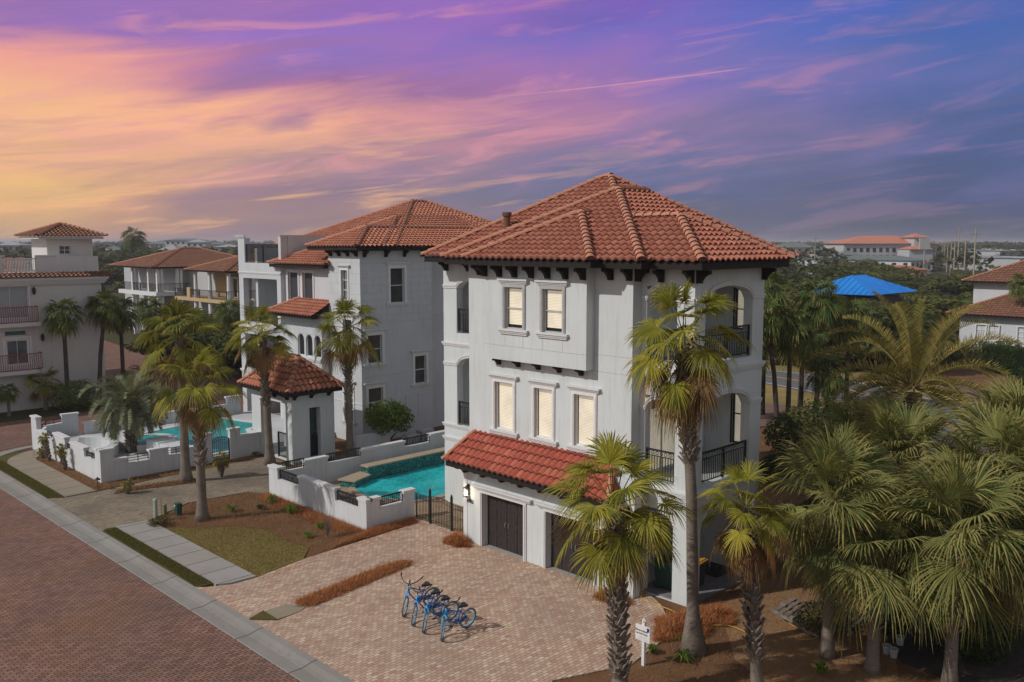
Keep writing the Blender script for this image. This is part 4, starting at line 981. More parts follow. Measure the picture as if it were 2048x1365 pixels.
def text_mesh(name, s, size, mat_, parent, origin, right, up, ext=.006, align='CENTER'):
    cu = bpy.data.curves.new(name, 'FONT'); cu.body = s; cu.size = size; cu.extrude = ext; cu.align_x = align; cu.align_y = 'CENTER'
    ob = bpy.data.objects.new(name, cu); COL.objects.link(ob); bpy.context.view_layer.update()
    me = bpy.data.meshes.new_from_object(ob.evaluated_get(bpy.context.evaluated_depsgraph_get())); bpy.data.objects.remove(ob)
    o = bpy.data.objects.new(name, me); COL.objects.link(o); me.materials.clear(); me.materials.append(M[mat_])
    r = V(right).normalized(); u = V(up).normalized(); n = r.cross(u); off = rootloc(parent) if parent else V((0, 0, 0))
    me.transform(Matrix(((r.x, u.x, n.x, origin[0] - off.x), (r.y, u.y, n.y, origin[1] - off.y), (r.z, u.z, n.z, origin[2] - off.z), (0, 0, 0, 1)))); o.parent = parent; return o
text_mesh('house_number', '4782', .20, 'ink', H1, (XG - .012, 25.93, 1.70), (0, -1, -.0), (0, 0, 1), .012)

# ============================================================ neighbour's house
H2 = empty('beach_house', (34, 48, 0), 'white stucco house with stepped red tile roofs and balcony tower behind the two pools', 'house')
BX, BY = 30.66, 43.5
w = MB()
tw = [(44.75, 45.4, 8.55, 10.35)]; ty = [(32.85, 33.9, 8.35, 10.45), (31.12, 32.15, 4.8, 6.5), (31.1, 32.15, 1.55, 3.3), (34.65, 35.55, 3.2, 4.95)]
wall(w, 'x', BX, BY, 46.8, -.05, 11.5, tw + [(44.4, 45.3, 4.9, 7.4), (44.4, 45.3, 1.2, 3.4)], .2)
wall(w, 'y', BY, BX + .203, 36.1, -.05, 11.5, ty, .2)
w.box(BX + .2, 30.95, 46.6, 46.79, -.05, 11.5); w.box(36.0, 36.2, BY + .2, 44.6, -.05, 11.2)
wall(w, 'y', 44.4, 36.2, 46, -.05, 11.4, [(38.2, 39.0, 4.7, 6.4), (38.3, 39.2, .0, 2.6)], .2)
# middle bay with paired windows
mw = [(0, 0, 0, 0), (49.0, 50.2, 8.1, 10.1), (50.75, 51.95, 8.1, 10.1), ]
wall(w, 'x', BX + .3, 46.8, 52.4, -.05, 10.65, mw[1:], .2)
w.box(BX + .5, BX + 4.6, 52.2, 52.4, -.05, 12.4)
wall(w, 'x', BX - .55, 46.85, 51.6, -.05, 7.6, [(a, a + .75, 4.9, 6.3) for a in (46.95, 47.9, 48.85)], .2, [(a, a + .75, 5.9, .38) for a in (46.95, 47.9, 48.85)])
w.box(BX - .35, BX - .01, 46.86, 46.94, -.05, 7.55); w.box(BX - .35, BX + .3, 51.4, 51.6, -.05, 7.55)
# balcony tower
for (z0, z1, zf, zt) in ((-.05, 2.9, 0, 2.5), (2.902, 6.0, 3.3, 5.7), (6.002, 10.6, 6.5, 9.55)):
    wall(w, 'x', BX, 52.4, 58.0, z0, z1, [(52.9, 57.4, zf, zt)], .4); wall(w, 'y', 52.42, BX + .402, BX + 4.4, z0, z1, [(BX + 1.0, BX + 3.8, zf, zt)] if False else [], .2)
    w.box(BX + .402, BX + 4.4, 57.7, 57.98, z0, z1) if z0 < 2 else w.box(BX + 3.9, BX + 4.4, 57.5, 57.98, z0, z1)
for z in (3.1, 6.2, 9.9): w.box(BX + .402, BX + 5.2, 52.62, 57.7, z - .15, z + .1)
w.box(BX + 4.8, BX + 5.0, 52.62, 57.7, 0, 6.1); w.box(BX + 4.8, BX + 5.0, 52.62, 54.6, 6.3, 9.8)
w.box(BX, BX + .45, 57.1, 58.0, 10.6, 12.3); w.box(BX + .0, BX + 4.4, 52.3, 52.6, 10.6, 12.35); w.box(BX + 3.9, BX + 4.4, 57.1, 58.0, 10.6, 12.3)
w.box(33.2, 47.2, 43.9, 56, 11.0, 11.7)
w.box(36.5, 36.8, 44.6, 56.2, -.05, 11.6); w.box(31.0, 47, 56.0, 56.3, -.05, 11.6)
w.build('wall', M['stucco_neighbour'], H2)
tr = H2; mc(tr, 'x', BX, 57.05, 58.05, 12.3, .16, .12); mc(tr, 'y', 52.3, BX - .02, BX + 4.5, 12.35, .12, .10); 
mc(tr, 'x', BX, 52.45, 58.0, 9.85, .12, .06); mc(tr, 'x', BX, 52.45, 58, 6.05, .2, .1); mc(tr, 'x', BX, 52.45, 58, 2.95, .2, .1)
mc(tr, 'y', BY, BX, 36.1, 4.05, .05, .03); mc(tr, 'x', BX, BY, 46.8, 2.35, .06, .04); mc(tr, 'y', 44.4, 36.2, 46, 7.4, .12, .06)
sc = MB(); score_lines(sc, 'y', BY, BX, 36.1, 7.2, 10.8, .45, .98, .5, [(32.6, 34.2, 8.0, 10.8)]); score_lines(sc, 'x', BX, BY, 46.8, 7.2, 10.8, .62, .95, .5, [(44.5, 45.65, 8.2, 10.7)]); sc.build('plaster_joint', M['score'], H2)
for q in tw: win(H2, 'x', BX, *q, 'glass_grey', 'white_paint', bars=(1, 2), tm='stucco_neighbour')
for q in ((44.4, 45.3, 4.9, 7.4), (44.4, 45.3, 1.2, 3.4)): win(H2, 'x', BX, *q, 'glass_dark', 'white_paint', bars=(0, 2), tm='stucco_neighbour')
for q in ty: win(H2, 'y', BY, *q, 'glass_smoke', 'white_paint', bars=(0, 1), trim=.18, hood=True, tm='stucco_trim', fr=.035)
for q in mw[1:]: win(H2, 'x', BX + .3, *q, 'blind_dark', 'white_paint', False, False, .14, (0, 0))
sm = MB(); cornice(sm, 'x', BX + .3, 48.8, 52.1, 7.84, .22, .14); sm.build('sill', M['stucco_trim'], H2)
for a in (46.95, 47.9, 48.85): win(H2, 'x', BX - .55, a, a + .75, 4.9, 6.3, 'glass_dark', 'white_paint', False, False, 0, (0, 0))
sm = MB(); cornice(sm, 'x', BX - .55, 46.95, 49.8, 4.62, .22, .14); sm.build('sill', M['stucco_trim'], H2)
win(H2, 'y', 44.4, 38.2, 39.0, 4.7, 6.4, 'glass_teal', 'white_paint', False, False, .1); win(H2, 'y', 44.4, 38.3, 39.2, 0, 2.6, 'garage_brown', 'white_paint', True, False, .12, (0, 0), name='side_door')
for u in (34.2, 35.2):
    mb = MB(); bx(mb, 'y', BY, u - .32, u + .32, -.03, .005, 1.2, 2.6); bx(mb, 'y', BY, u - .1, u + .1, -.05, -.03, 2.35, 2.42); mb.build('shutter_panel', M['stucco_neighbour'], H2)
for k, (y0_, y1_) in enumerate(((53, 54.2), (54.5, 55.6))):
    for z in (3.2, 6.35): win(H2, 'x', BX + 4.79, y0_, y1_, z + .05, z + 2.1, 'glass_dark', 'white_paint', False, False, .08, (0, 0), name='glazed_door') if z < 5 else None
for z in (3.25, 6.55, 10.65): rail_part(H2, [((BX + .15, 52.9 if z < 10 else 52.6), (BX + .15, 57.4 if z < 10 else 57.1))], z, 1.0 if z < 10 else 1.2, scroll=False)
rail_part(H2, [((BX + 4.2, 53), (BX + 4.2, 57))], 10.65, 1.2, scroll=False)
rf = MB(); RB = MB()
for k, (q, z, p_, sd_) in enumerate((((30.0, 44, 42.85, 48.1), 11.75, .45, 'wsn'), ((32.0, 46, 43.0, 51.4), 11.75, .45, 'wsn'), ((32.8, 47.7, 42.95, 56.6), 11.75, .452, 'wsne'), ((30.25, 40, 46.4, 53.3), 10.62, .43, 'wn'))):
    hip(rf, *q, z, p_, base=101 + 10 * k, sides=sd_)
    if k < 3: eaves(RB, *q, z, .2, .05, k * .003)
RB.box(30.3, 33, 46.82, 53.2, 10.4, 10.6)
rf.build('roof', M['clay_tile_dull'], H2); RB.build('eaves', M['dark_wood'], H2)
rf = MB(); slope(rf, (29.3, 52.1, 7.55), (0, -1), (1, 0), 5.4, 1.6, .55, base=150, right=0); caps(rf, (29.3, 52.1, 7.57), (30.9, 50.5, 8.43), base=160)
slope(rf, (33.3, 52.1, 7.55), (-1, 0), (0, -1), 4.0, 1.6, .55, base=152, left=0); o = rf.build('canopy_roof', M['clay_tile_dull'], H2)
mb = MB(); mb.box(29.4, 30.9, 46.82, 52.0, 7.35, 7.53); mb.build('fascia', M['dark_wood'], o)
brackets(H2, 'y', BY, [30.95, 32.5, 33.9, 35.3], 11.52, .14, .45, .4); brackets(H2, 'x', BX, [43.75, 44.6, 45.5, 46.4], 11.52, .12, .45, .35)

# gate pavilion with a hip roof
PV = empty('gate_pavilion', (26.2, 43.9, 0), 'small white entrance pavilion with pyramid tile roof beside the neighbour pool', 'pavilion')
w = MB(); wall(w, 'x', 25.0, 42.0, 46.3, -.05, 3.95, [(42.62, 45.3, -.05, 3.3)], .3); wall(w, 'y', 42.0, 25.302, 27.7, -.05, 3.95, [(26.1, 26.8, .2, 3.0)], .45)
wall(w, 'x', 27.4, 42.452, 46.3, -.05, 3.9, [(43.2, 45.4, 0, 3.0)], .3); wall(w, 'y', 46.0, 25.302, 27.398, -.05, 3.9, [(25.8, 27.0, .0, 3.0)], .3)
w.box(25.31, 27.4, 42.46, 46.0, -.02, .12); w.build('wall', M['stucco_white'], PV)
mb = MB(); mb.quad((26.1, 42.42, .2), (26.8, 42.42, .2), (26.8, 42.42, 3.0), (26.1, 42.42, 3.0)); mb.build('pane', M['glass_teal'], PV)
mb = MB(); mb.box(26.42, 26.47, 42.40, 42.415, .2, 3.0); mb.box(26.1, 26.8, 42.39, 42.412, .2, .3); railing(mb, (26.12, 42.37), (26.78, 42.37), .2, 1.2, scroll=False); mb.build('glazed_door', M['frame_dark'], PV)
mb = MB(); railing(mb, (25.32, 42.66), (25.32, 44.0), .1, 1.4, scroll=False); mb.build('metal_gate', M['iron'], PV)
rf = MB(); hip(rf, 24.45, 27.95, 41.4, 46.6, 4.05, .93, .32, .40, base=170); rf.build('roof', M['clay_tile_dull'], PV); RB = MB(); eaves(RB, 24.45, 27.95, 41.4, 46.6, 4.05, .22); RB.build('eaves', M['dark_wood'], PV)
brackets(PV, 'y', 42.0, [25.15, 26.2, 27.3], 3.85, .13, .4, .3); brackets(PV, 'x', 25.0, [42.3, 43.6, 44.8], 3.85, .13, .4, .3)

# ============================================================ tower house far left
H3 = empty('tower_house', (20, 76, 0), 'shaded white house with rooftop tower and curved iron balconies across the side street', 'house')
w = MB(); Y3 = 70.0
c3h = [(18.9, 20.5, 3.2, 5.15), (18.9, 20.35, 5.35, 5.75), (17.0, 20.6, 6.6, 8.9)]
wall(w, 'y', Y3, 6, 25.7, -.05, 9.45, c3h, .2); w.box(25.5, 25.7, 70.2, 84, -.05, 9.45); w.box(6, 25.7, 70.9, 71.1, 9.5, 9.6)
wall(w, 'y', Y3 + .9, 6, 25.9, 9.45, 10.95, [(6, 18.2, 9.8, 10.95), (19.3, 21.5, 9.8, 10.95)], .25)
w.box(25.65, 25.9, 71.2, 80, 9.45, 10.9)
wall(w, 'y', Y3 + 1.5, 22.5, 25.75, 10.9, 12.25, [(23.35, 24.15, 11.1, 11.75)], .2); w.box(22.5, 22.7, 71.7, 75, 9.9, 12.25); w.box(25.55, 25.75, 71.7, 75, 9.9, 12.25)
w.box(6, 25.5, 70.3, 84, 9.3, 9.48)
w.build('wall', M['stucco_cream'], H3)
mb = MB(); mb.box(21.75, 26.35, 70.8, 75.4, 12.25, 12.44); mb.build('moulding', M['stucco_cream'], H3); mc(H3, 'y', Y3, 5.9, 25.75, 8.95, .5, .4, m='stucco_cream'); mc(H3, 'y', Y3 + .9, 18.2, 19.4, 10.95, .12, .08); mc(H3, 'y', Y3 + .9, 21.5, 22.9, 10.95, .12, .08)
rf = MB(); hip(rf, 21.6, 26.5, 70.6, 75.6, 12.47, .38, .3, .34, base=180, lo=1); slope(rf, (5.5, 69.5, 9.5), (1, 0), (0, 1), 20.9, .9, .35, base=185, left=0, right=0, lo=1); hip(rf, 4, 20.6, 78, 92, 10.6, .3, .34, .4, base=186, lo=1)
rf.build('roof', M['clay_tile_brown'], H3)
win(H3, 'y', Y3 + 1.5, 23.35, 24.15, 11.1, 11.75, 'glass_grey', 'white_paint', False, False, .06, (1, 1)); win(H3, 'y', Y3, 18.9, 20.5, 3.2, 5.15, 'glass_grey', 'white_paint', False, False, .15, (1, 0), fr=.16, name='glazed_door'); win(H3, 'y', Y3, 18.9, 20.35, 5.35, 5.75, 'glass_teal', 'white_paint', False, False, .06, (0, 0))
win(H3, 'y', Y3, 17.0, 20.6, 6.6, 8.9, 'light_roof', 'white_paint', False, False, .1, (2, 0), name='shutter_doors')
def belly_rail(root, x0, x1, y, z, h, m):
    mb = MB(); sl_ = MB(); sl_.box(x0 - .1, x1 + .1, y - .85, y, z - .3, z - .02); n = int((x1 - x0) / .14)
    for k in range(n + 1):
        x = x0 + (x1 - x0) * k / n; e = abs(2 * k / n - 1); yy = y - .5 - .25 * sqrt(max(0, 1 - e ** 4)); mb.tube([(x, yy, z), (x, yy - .16, z + h * .35), (x, yy - .05, z + h * .75), (x, yy - .1, z + h)], .022, 4)
    for q in (0.02, 1.0): mb.tube([(x0 + (x1 - x0) * k / 12, y - .5 - .25 * sqrt(max(0, 1 - abs(2 * k / 12 - 1) ** 4)) - .1 * q, z + h * q) for k in range(13)], .03, 4)
    for x in (x0, x1): mb.tube([(x, y, z + h), (x, y - .6, z + h)], .03, 4)
    b = sl_.build('balcony_slab', M['stucco_cream'], root); mb.build('balcony_railing', M[m], b)
belly_rail(H3, 17.4, 21.0, Y3, 6.35, 1.1, 'red_iron'); belly_rail(H3, 17.6, 21.1, Y3, 2.95, 1.15, 'red_iron')
mb = MB()
for x in range(0, 64): mb.box(12 + x * .1, 12.04 + x * .1, 71.0, 71.04, 9.8, 10.75)
mb.box(12, 18.2, 70.98, 71.06, 10.72, 10.8); mb.box(17.9, 18.2, 70.9, 71.2, 9.6, 10.95)
for x in range(0, 22): mb.box(19.35 + x * .1, 19.39 + x * .1, 71.0, 71.04, 9.8, 10.8)
mb.box(19.3, 21.5, 70.98, 71.06, 10.78, 10.86); mb.build('roof_railing', M['white_paint'], H3)
for (x, z) in ((17.95, 5.0), (21.35, 5.1), (20.95, 8.5)): mb = MB(); mb.lathe((x, Y3 - .15, z), [(.04, -.25), (.12, -.1), (.13, .15), (.05, .32)], 8); mb.build('wall_lantern', M['iron'], H3)
for (x, cc) in ((20.2, 0), (21.0, 1)):
    mb = MB(); z = 9.62; mb.box(x - .3, x + .3, 72.2, 72.8, z + .3, z + .42); mb.obox((x, 72.85, z + .8), (.3, 0, 0), (0, .04, .02), (0, -.15, .45))
    ch = empty('roof_chair', (x, 72.5, z), 'orange brown chair on the tower house roof terrace, %s one' % ('right' if cc else 'left'), 'chair', 'roof terrace chairs'); mb.build('seat', M['cloth'], ch)
    mb = MB(); [mb.box(x + a - .03, x + a + .03, 72.5 + b - .03, 72.5 + b + .03, z - .02, z + .3) for a in (-.26, .26) for b in (-.26, .26)]; mb.build('leg', M['cloth'], ch)

# ============================================================ two houses behind the palms
def far_house(name, loc, label, boxes, roofs, m, roofm='clay_tile_brown', wins=(), tile=.4, porch=None):
    r = empty(name, loc, label, 'house'); w = MB()
    for b in boxes: w.box(*b)
    w.build('wall', M[m], r); rf = MB(); ev = MB()
    for k, (q, z, p_) in enumerate(roofs): hip(rf, *q, z, p_, tile, tile * 1.15, base=200 + k * 9, lo=1, r=.16); eaves(ev, *q, z, .16, .06, k * .003)
    rf.build('roof', M[roofm], r); ev.build('eaves', M['dark_wood' if roofm != 'blue_metal' else 'frame_dark'], r)
    for (ax, p_, a, b, c, d) in wins:
        win(r, ax, p_ - .14, a, b, c, d, 'glass_dark', 'white_paint', False, False, .1, (1, 2))
    return r
D_ = far_house('villa', (49, 118, 0), 'white villa with brown tile roof and corner balcony, left of the pair beyond the palms', [(50.2, 62, 111.2, 128, 0, 8.7), (48, 50.2, 113.5, 115, 0, 5.6)], [((46.6, 63, 109.8, 123.5), 8.9, .33)], 'stucco_grey',
    wins=[('y', 111.2, 52.6, 55.0, 6.1, 8.5), ('y', 111.2, 51, 54, 1, 4)])
for (x, y) in ((47.3, 110.4), (47.3, 113.0), (47.3, 118), (49.8, 110.4)):
    mb = MB(); mb.box(x, x + .35, y, y + .35, 0, 8.7); mb.box(x + .5, x + .8, y, y + .3, 0, 8.7); mb.build('porch_column', M['white_paint'], D_)
mb = MB(); mb.box(47, 50.2, 110.1, 122, 5.3, 5.8); mb.build('balcony_slab', M['stucco_trim'], D_); mb = MB(); railing(mb, (47.4, 121), (47.4, 110.4), 5.8, 1.0, .16, False); railing(mb, (47.4, 110.4), (55, 110.4), 5.8, 1.0, .16, False); mb.build('balcony_railing', M['iron'], D_)
E_ = far_house('villa', (54, 104, 0), 'white villa with tan balcony wall and round columns, right of the pair beyond the palms', [(51.6, 66, 95.6, 112, 0, 8.5)], [((48.2, 66, 94.2, 104.6), 8.7, .34), ((54, 70, 90, 104), 8.7, .33)], 'stucco_grey', wins=[('y', 95.6, 53.2, 57.2, 5.6, 8.2)])
for (x, y) in ((48.9, 94.9), (48.9, 103.2), (52, 94.9), (48.9, 99.5)): mb = MB(); mb.lathe((x, y, 0), [(.3, 0), (.26, 5.0), (.34, 5.2), (.25, 5.6), (.2, 8.2), (.3, 8.5)], 10); mb.build('porch_column', M['white_paint'], E_)
mb = MB(); mb.box(48.4, 51.6, 94.5, 108, 5.0, 5.4); mb.box(48.4, 48.7, 103.8, 104.6, 5.4, 6.6); mb.box(51.3, 51.58, 96, 103, 5.5, 8.4); mb.build('balcony_wall', M['stucco_tan'], E_); mb = MB(); railing(mb, (48.5, 108), (48.5, 94.7), 5.4, 1.0, .16, False); railing(mb, (48.5, 94.7), (57, 94.7), 5.4, 1.0, .16, False); mb.build('balcony_railing', M['iron'], E_)
for y in (97.2, 98.6): win(E_, 'x', 51.15, y, y + 1.1, 5.5, 7.8, 'glass_dark', 'white_paint', False, False, .15, (1, 0), name='glazed_door')
# ============================================================ garden walls, gates, pools
def seg_box(mb, a, b, t, z0, z1, out=0.0):
    a = V((*a, 0)); b = V((*b, 0)); d = (b - a).normalized(); s = V((-d.y, d.x, 0)); c = (a + b) / 2 + s * (t / 2)
    mb.obox((c.x, c.y, (z0 + z1) / 2), d * ((b - a).length / 2 + out), s * (t / 2 + out), V((0, 0, (z1 - z0) / 2)))
def garden_wall(name, label, runs, t=.25, m='garden_wall_white', scroll=True, cap=.05, group=None, cat='wall', rail_h=.38, tier=True, scroll_step=.11):
    """runs: (a, b, ztop, rail?)"""
    a0 = runs[0][0]; r = empty(name, (a0[0], a0[1], 0), label, cat, group); w = MB(); c = MB()
    for (a, b, z, rail) in runs:
        seg_box(w, a, b, t, -.05, z)
        if not rail: seg_box(c, a, b, t, z, z + .09, cap); seg_box(c, a, b, t, z - .05, z, cap * .5) if tier else None
        else: seg_box(c, a, b, t, z, z + .02, .012)
    w.build('wall', M[m], r); c.build('coping', M['stucco_trim'], r)
    for (a, b, z, rail) in runs:
        if rail:
            mb = MB(); A = V((*a, 0)); B = V((*b, 0)); d = (B - A).normalized(); s = V((-d.y, d.x, 0)) * t / 2
            if scroll: railing(mb, ((A + s).x, (A + s).y), ((B + s).x, (B + s).y), z + .02, rail_h + .06, .1, False, .022); [mb.torus(A + s + d * ((B - A).length * (k + .5) / 4) + V((0, 0, z + rail_h * .6)), d, V((0, 0, 1)), .075, .014, 8, 4) for k in range(4)]
            else:
                for hh in (.12, .25, rail_h): mb.obox(((A + B) / 2 + s) + V((0, 0, z + hh)), d * ((B - A).length / 2), s.normalized() * .014, V((0, 0, .014)))
                for k in range(3): q = A + s + d * ((B - A).length * (.04 + .46 * k)); mb.obox(q + V((0, 0, z + rail_h / 2)), d * .016, s.normalized() * .016, V((0, 0, rail_h / 2)))
            mb.build('railing', M['iron'], r)
    return r
X1 = 21.3
garden_wall('garden_wall', 'low white wall with iron rail insets between pine straw bed and front pool', [
    ((X1, 38.0), (X1, 37.2), 1.32, 0), ((X1, 37.2), (X1, 35.35), .82, 1), ((X1, 35.35), (X1, 32.4), 1.28, 0), ((X1, 32.4), (X1, 30.65), .80, 1), ((X1, 30.65), (X1, 30.08), 1.24, 0)])
garden_wall('garden_wall', 'short white wall with one iron rail inset beside the driveway gate', [((X1 + .255, 30.08), (22.0, 30.08), 1.24, 0), ((22.0, 30.08), (23.28, 30.08), .80, 1), ((23.28, 30.08), (23.85, 30.08), 1.22, 0)])
garden_wall('garden_wall', 'long white wall with iron insets behind the raised pool edge', [((X1 + .255, 37.6), (21.9, 37.6), 1.2, 0), ((21.9, 37.6), (23.05, 37.6), 1.0, 1), ((23.05, 37.6), (24.35, 37.6), 1.3, 0), ((24.35, 37.6), (26.4, 37.6), .98, 1), ((26.4, 37.6), (29.2, 37.6), 1.3, 0), ((29.2, 37.6), (31.0, 37.6), 1.0, 1), ((31.0, 37.6), (37, 37.6), 1.4, 0)])
NW = 45.4
garden_wall('garden_wall', 'mauve shaded white wall with iron insets and gate piers along the grey paver drive', [((16.2, NW), (16.85, NW), 1.65, 0), ((16.85, NW), (17.55, NW), 1.05, 0), ((17.55, NW), (18.68, NW), .8, 1), ((18.68, NW), (19.66, NW), 1.25, 0), ((19.66, NW), (20.6, NW), .85, 1), ((20.6, NW), (21.55, NW), 1.05, 0), ((21.55, NW), (22.1, NW), 1.62, 0)], scroll=False, tier=False)
garden_wall('garden_wall', 'short pier and curved-down white wall between iron gate and pavilion', [((23.15, NW), (23.75, NW), 1.68, 0), ((23.75, NW), (25.0, NW), 1.25, 0)], scroll=False, tier=False)
garden_wall('garden_wall', 'white street-side pool wall with three capped piers', [((16.2, 55.9), (16.2, 55.0), 1.95, 0), ((16.2, 55.0), (16.2, 53.6), 1.25, 0), ((16.2, 53.6), (16.2, 52.2), 1.15, 1), ((16.2, 52.2), (16.2, 50.4), 1.5, 0), ((16.2, 50.4), (16.2, 49.6), .95, 1), ((16.2, 49.6), (16.2, 47.6), 1.4, 0), ((16.2, 47.6), (16.2, 46.1), 1.0, 1), ((16.2, 46.1), (16.2, 45.66), 1.65, 0)], scroll=False, tier=False, rail_h=.3)
q = [(17.0 + 0, 56.2)]
pts = [(16.4, 55.9), (17.2, 57.0), (18.3, 57.35), (19.2, 57.25)]
garden_wall('garden_wall', 'curved white wall with bowed rail at the street corner', [(pts[1], pts[0], 1.0, 1), (pts[2], pts[1], 1.1, 1), (pts[3], pts[2], 1.55, 0)], scroll=False, tier=False, rail_h=.3)
garden_wall('garden_wall', 'far white pool wall with iron insets beside the brick side street', [((26.3, 56.6), (19.4, 57.0), .95, 0), ((27.2, 56.6), (26.3, 56.6), 1.45, 0), ((28.6, 56.6), (27.2, 56.6), 1.0, 1), ((29.6, 56.6), (28.6, 56.6), 1.45, 0)], scroll=False, tier=False, rail_h=.35)
# gate of iron bars between pool wall and garage
g = empty('driveway_gate', (23.7, 28.3, 0), 'black wrought iron double gate with scrolled top between white wall and garage corner', 'gate')
def leaf_gate(a, b, arch=0.0, h=1.12):
    mb = MB(); A = V((23.75, a, .06)); B = V((23.75, b, .06)); n = max(3, int(abs(b - a) / .1)); up = V((0, 0, 1))
    top = lambda t: h + arch * sin(pi * t)
    for k in range(n + 1): t = k / n; p = A.lerp(B, t); e = k in (0, n); mb.obox(p + up * top(t) / 2, V((0, .022 if e else .009, 0)), V((.022 if e else .009, 0, 0)), up * top(t) / 2)
    for dz in (0, -.18, -1.0): mb.tube([A.lerp(B, k / 8) + up * (top(k / 8) + dz + (0 if dz > -.5 else -arch * sin(pi * k / 8))) for k in range(9)], .016, 4)
    for k in range(3): mb.torus(A.lerp(B, .5) + V((0, (k - 1) * .17, top(.5) - .09)), V((0, 1, 0)), up, .06, .012, 8, 4)
    return mb
leaf_gate(29.82, 28.9).build('fixed_panel', M['gate_iron'], g); leaf_gate(28.86, 27.52, .10, 1.14).build('gate_leaf', M['gate_iron'], g); leaf_gate(27.44, 26.4).build('fixed_panel', M['gate_iron'], g)
for y in (28.88, 27.48): mb = MB(); mb.box(23.71, 23.79, y - .04, y + .04, 0, 1.5); mb.lathe((23.75, y, 1.5), [(.03, 0), (.045, .04), (.01, .1)], 8); mb.build('post', M['gate_iron'], g)
g = empty('pool_gate', (22.6, 45.5, 0), 'arched black iron gate between two white piers behind the small palm', 'gate'); mb = MB()
for k in range(9): x = 22.15 + k * .12; z = 1.25 + .14 * sin(pi * k / 8); mb.tube([(x, 45.5, .08), (x, 45.5, z)], .035 if k in (0, 8) else .012, 5)
mb.tube([(22.15 + k * .12, 45.5, 1.25 + .14 * sin(pi * k / 8)) for k in range(9)], .02, 5); mb.tube([(22.15 + k * .12, 45.5, 1.12 + .1 * sin(pi * k / 8)) for k in range(9)], .014, 5); mb.tube([(22.15, 45.5, .15), (23.1, 45.5, .15)], .02, 5); mb.build('gate_leaf', M['gate_iron'], g)

# our pool
WP = [(24.55, 35.6), (24.2, 34.4), (24.35, 33.3), (24.95, 32.7), (25.3, 31.95), (26.4, 31.75), (34, 31.75), (34, 36.55), (26.2, 36.5), (25.3, 36.2)]
pool = empty('swimming_pool', (27, 34, 0), 'turquoise swimming pool with raised mosaic edge between white wall and big house', 'pool')
def ring(mb, P, w, z0, z1):
    n = len(P); cx = sum(p[0] for p in P) / n; cy = sum(p[1] for p in P) / n; O = []
    for i in range(n):
        a = V((*P[i - 1], 0)); b = V((*P[i], 0)); c = V((*P[(i + 1) % n], 0)); d1_ = (b - a).normalized(); d2_ = (c - b).normalized(); nn = (V((-d1_.y, d1_.x, 0)) + V((-d2_.y, d2_.x, 0))); nn.normalize()
        if nn.dot(V((cx, cy, 0)) - b) > 0: nn = -nn
        O.append((b.x + nn.x * w, b.y + nn.y * w))
    for i in range(n):
        j = (i + 1) % n; mb.prism([P[i], P[j], O[j], O[i]], z0, z1)
mb = MB(); mb.poly([(x, y, .065) for x, y in WP]); mb.build('water', M['water_teal'], pool)
mb = MB(); ring(mb, WP, .32, .03, .10); mb.build('coping', M['coping'], pool)
mb = MB(); mb.prism([(25.9, 36.35), (33.6, 36.35), (33.6, 36.8), (25.9, 36.8)], .0, .72); mb.prism([(24.65, 35.65), (25.88, 36.2), (25.88, 37.0), (24.3, 36.5)], .0, .36); mb.build('raised_edge', M['mosaic'], pool)
mb = MB(); mb.prism([(25.85, 36.3), (33.65, 36.3), (33.65, 36.95), (25.85, 36.95)], .722, .79); mb.prism([(24.58, 35.6), (25.9, 36.12), (25.9, 37.05), (24.2, 36.55)], .362, .43); mb.build('ledge', M['coping'], pool)
for i, (x, y, s) in enumerate(((23.1, 34.3, .32), (22.6, 33.4, .26))):
    mb = MB(); rnd = random.Random(i); n = 8; mb.prism([(x + s * rnd.uniform(.7, 1.1) * cos(k * 6.28 / n), y + s * 1.3 * rnd.uniform(.7, 1.1) * sin(k * 6.28 / n)) for k in range(n)], .04, .34)
    tag(mb.build('boulder', M['stone'], loc=(x, y, 0)), 'brown boulder on the pool deck behind the wall, %s one' % ('nearer the water' if i == 0 else 'nearer the rail inset'), 'boulder', 'boulders on the pool deck')
# neighbour's raised white deck, pool and spa
sheet('pool_terrace', [[(16.5, 45.7), (25, 45.7), (25, 46.4), (31, 46.4), (31, 56.5), (19.2, 57.0), (16.9, 56.2)]], .30, 'pool_deck_white')
NP = [(20.9, 53.9), (27.6, 55.4), (28.6, 51.5), (27.0, 50.9), (25.6, 47.4), (24.0, 46.2), (21.9, 46.2), (21.5, 50.2), (22.3, 51.0)]
pool = empty('swimming_pool', (25, 50, 0), 'neighbour turquoise pool with pale coping on a white raised terrace', 'pool')
mb = MB(); mb.poly([(x, y, .33) for x, y in NP]); mb.build('water', M['water_neighbour'], pool); mb = MB(); ring(mb, NP, .35, .28, .38); mb.build('coping', M['stucco_trim'], pool)
spa = empty('spa', (20.6, 51, 0), 'small raised round spa basin beside neighbour pool behind the silvery palm', 'spa'); SP = [(20.9 + 1.25 * cos(k * pi / 8), 50.9 + 1.35 * sin(k * pi / 8)) for k in range(16)]
mb = MB(); mb.poly([(x, y, .62) for x, y in SP]); mb.build('water', M['water_neighbour'], spa); mb = MB(); ring(mb, SP, .32, .3, .68); mb.build('rim', M['stucco_trim'], spa)
mb = MB(); mb.prism([(20.0, 45.9), (21.1, 45.9), (21.1, 49.0), (20.0, 49.0)], .3, 1.15); mb.box(20.45, 20.75, 45.87, 45.9, .55, .95); bb = mb.build('pool_counter', M['stucco_white'], loc=(20.5, 47, 0)); tag(bb, 'low white masonry counter on the neighbour pool terrace', 'counter')
mb = MB(); rr = [(17.0 + 2.3 * cos(RAD(a)), 51.6 + 2.6 * sin(RAD(a))) for a in range(-60, 70, 10)]
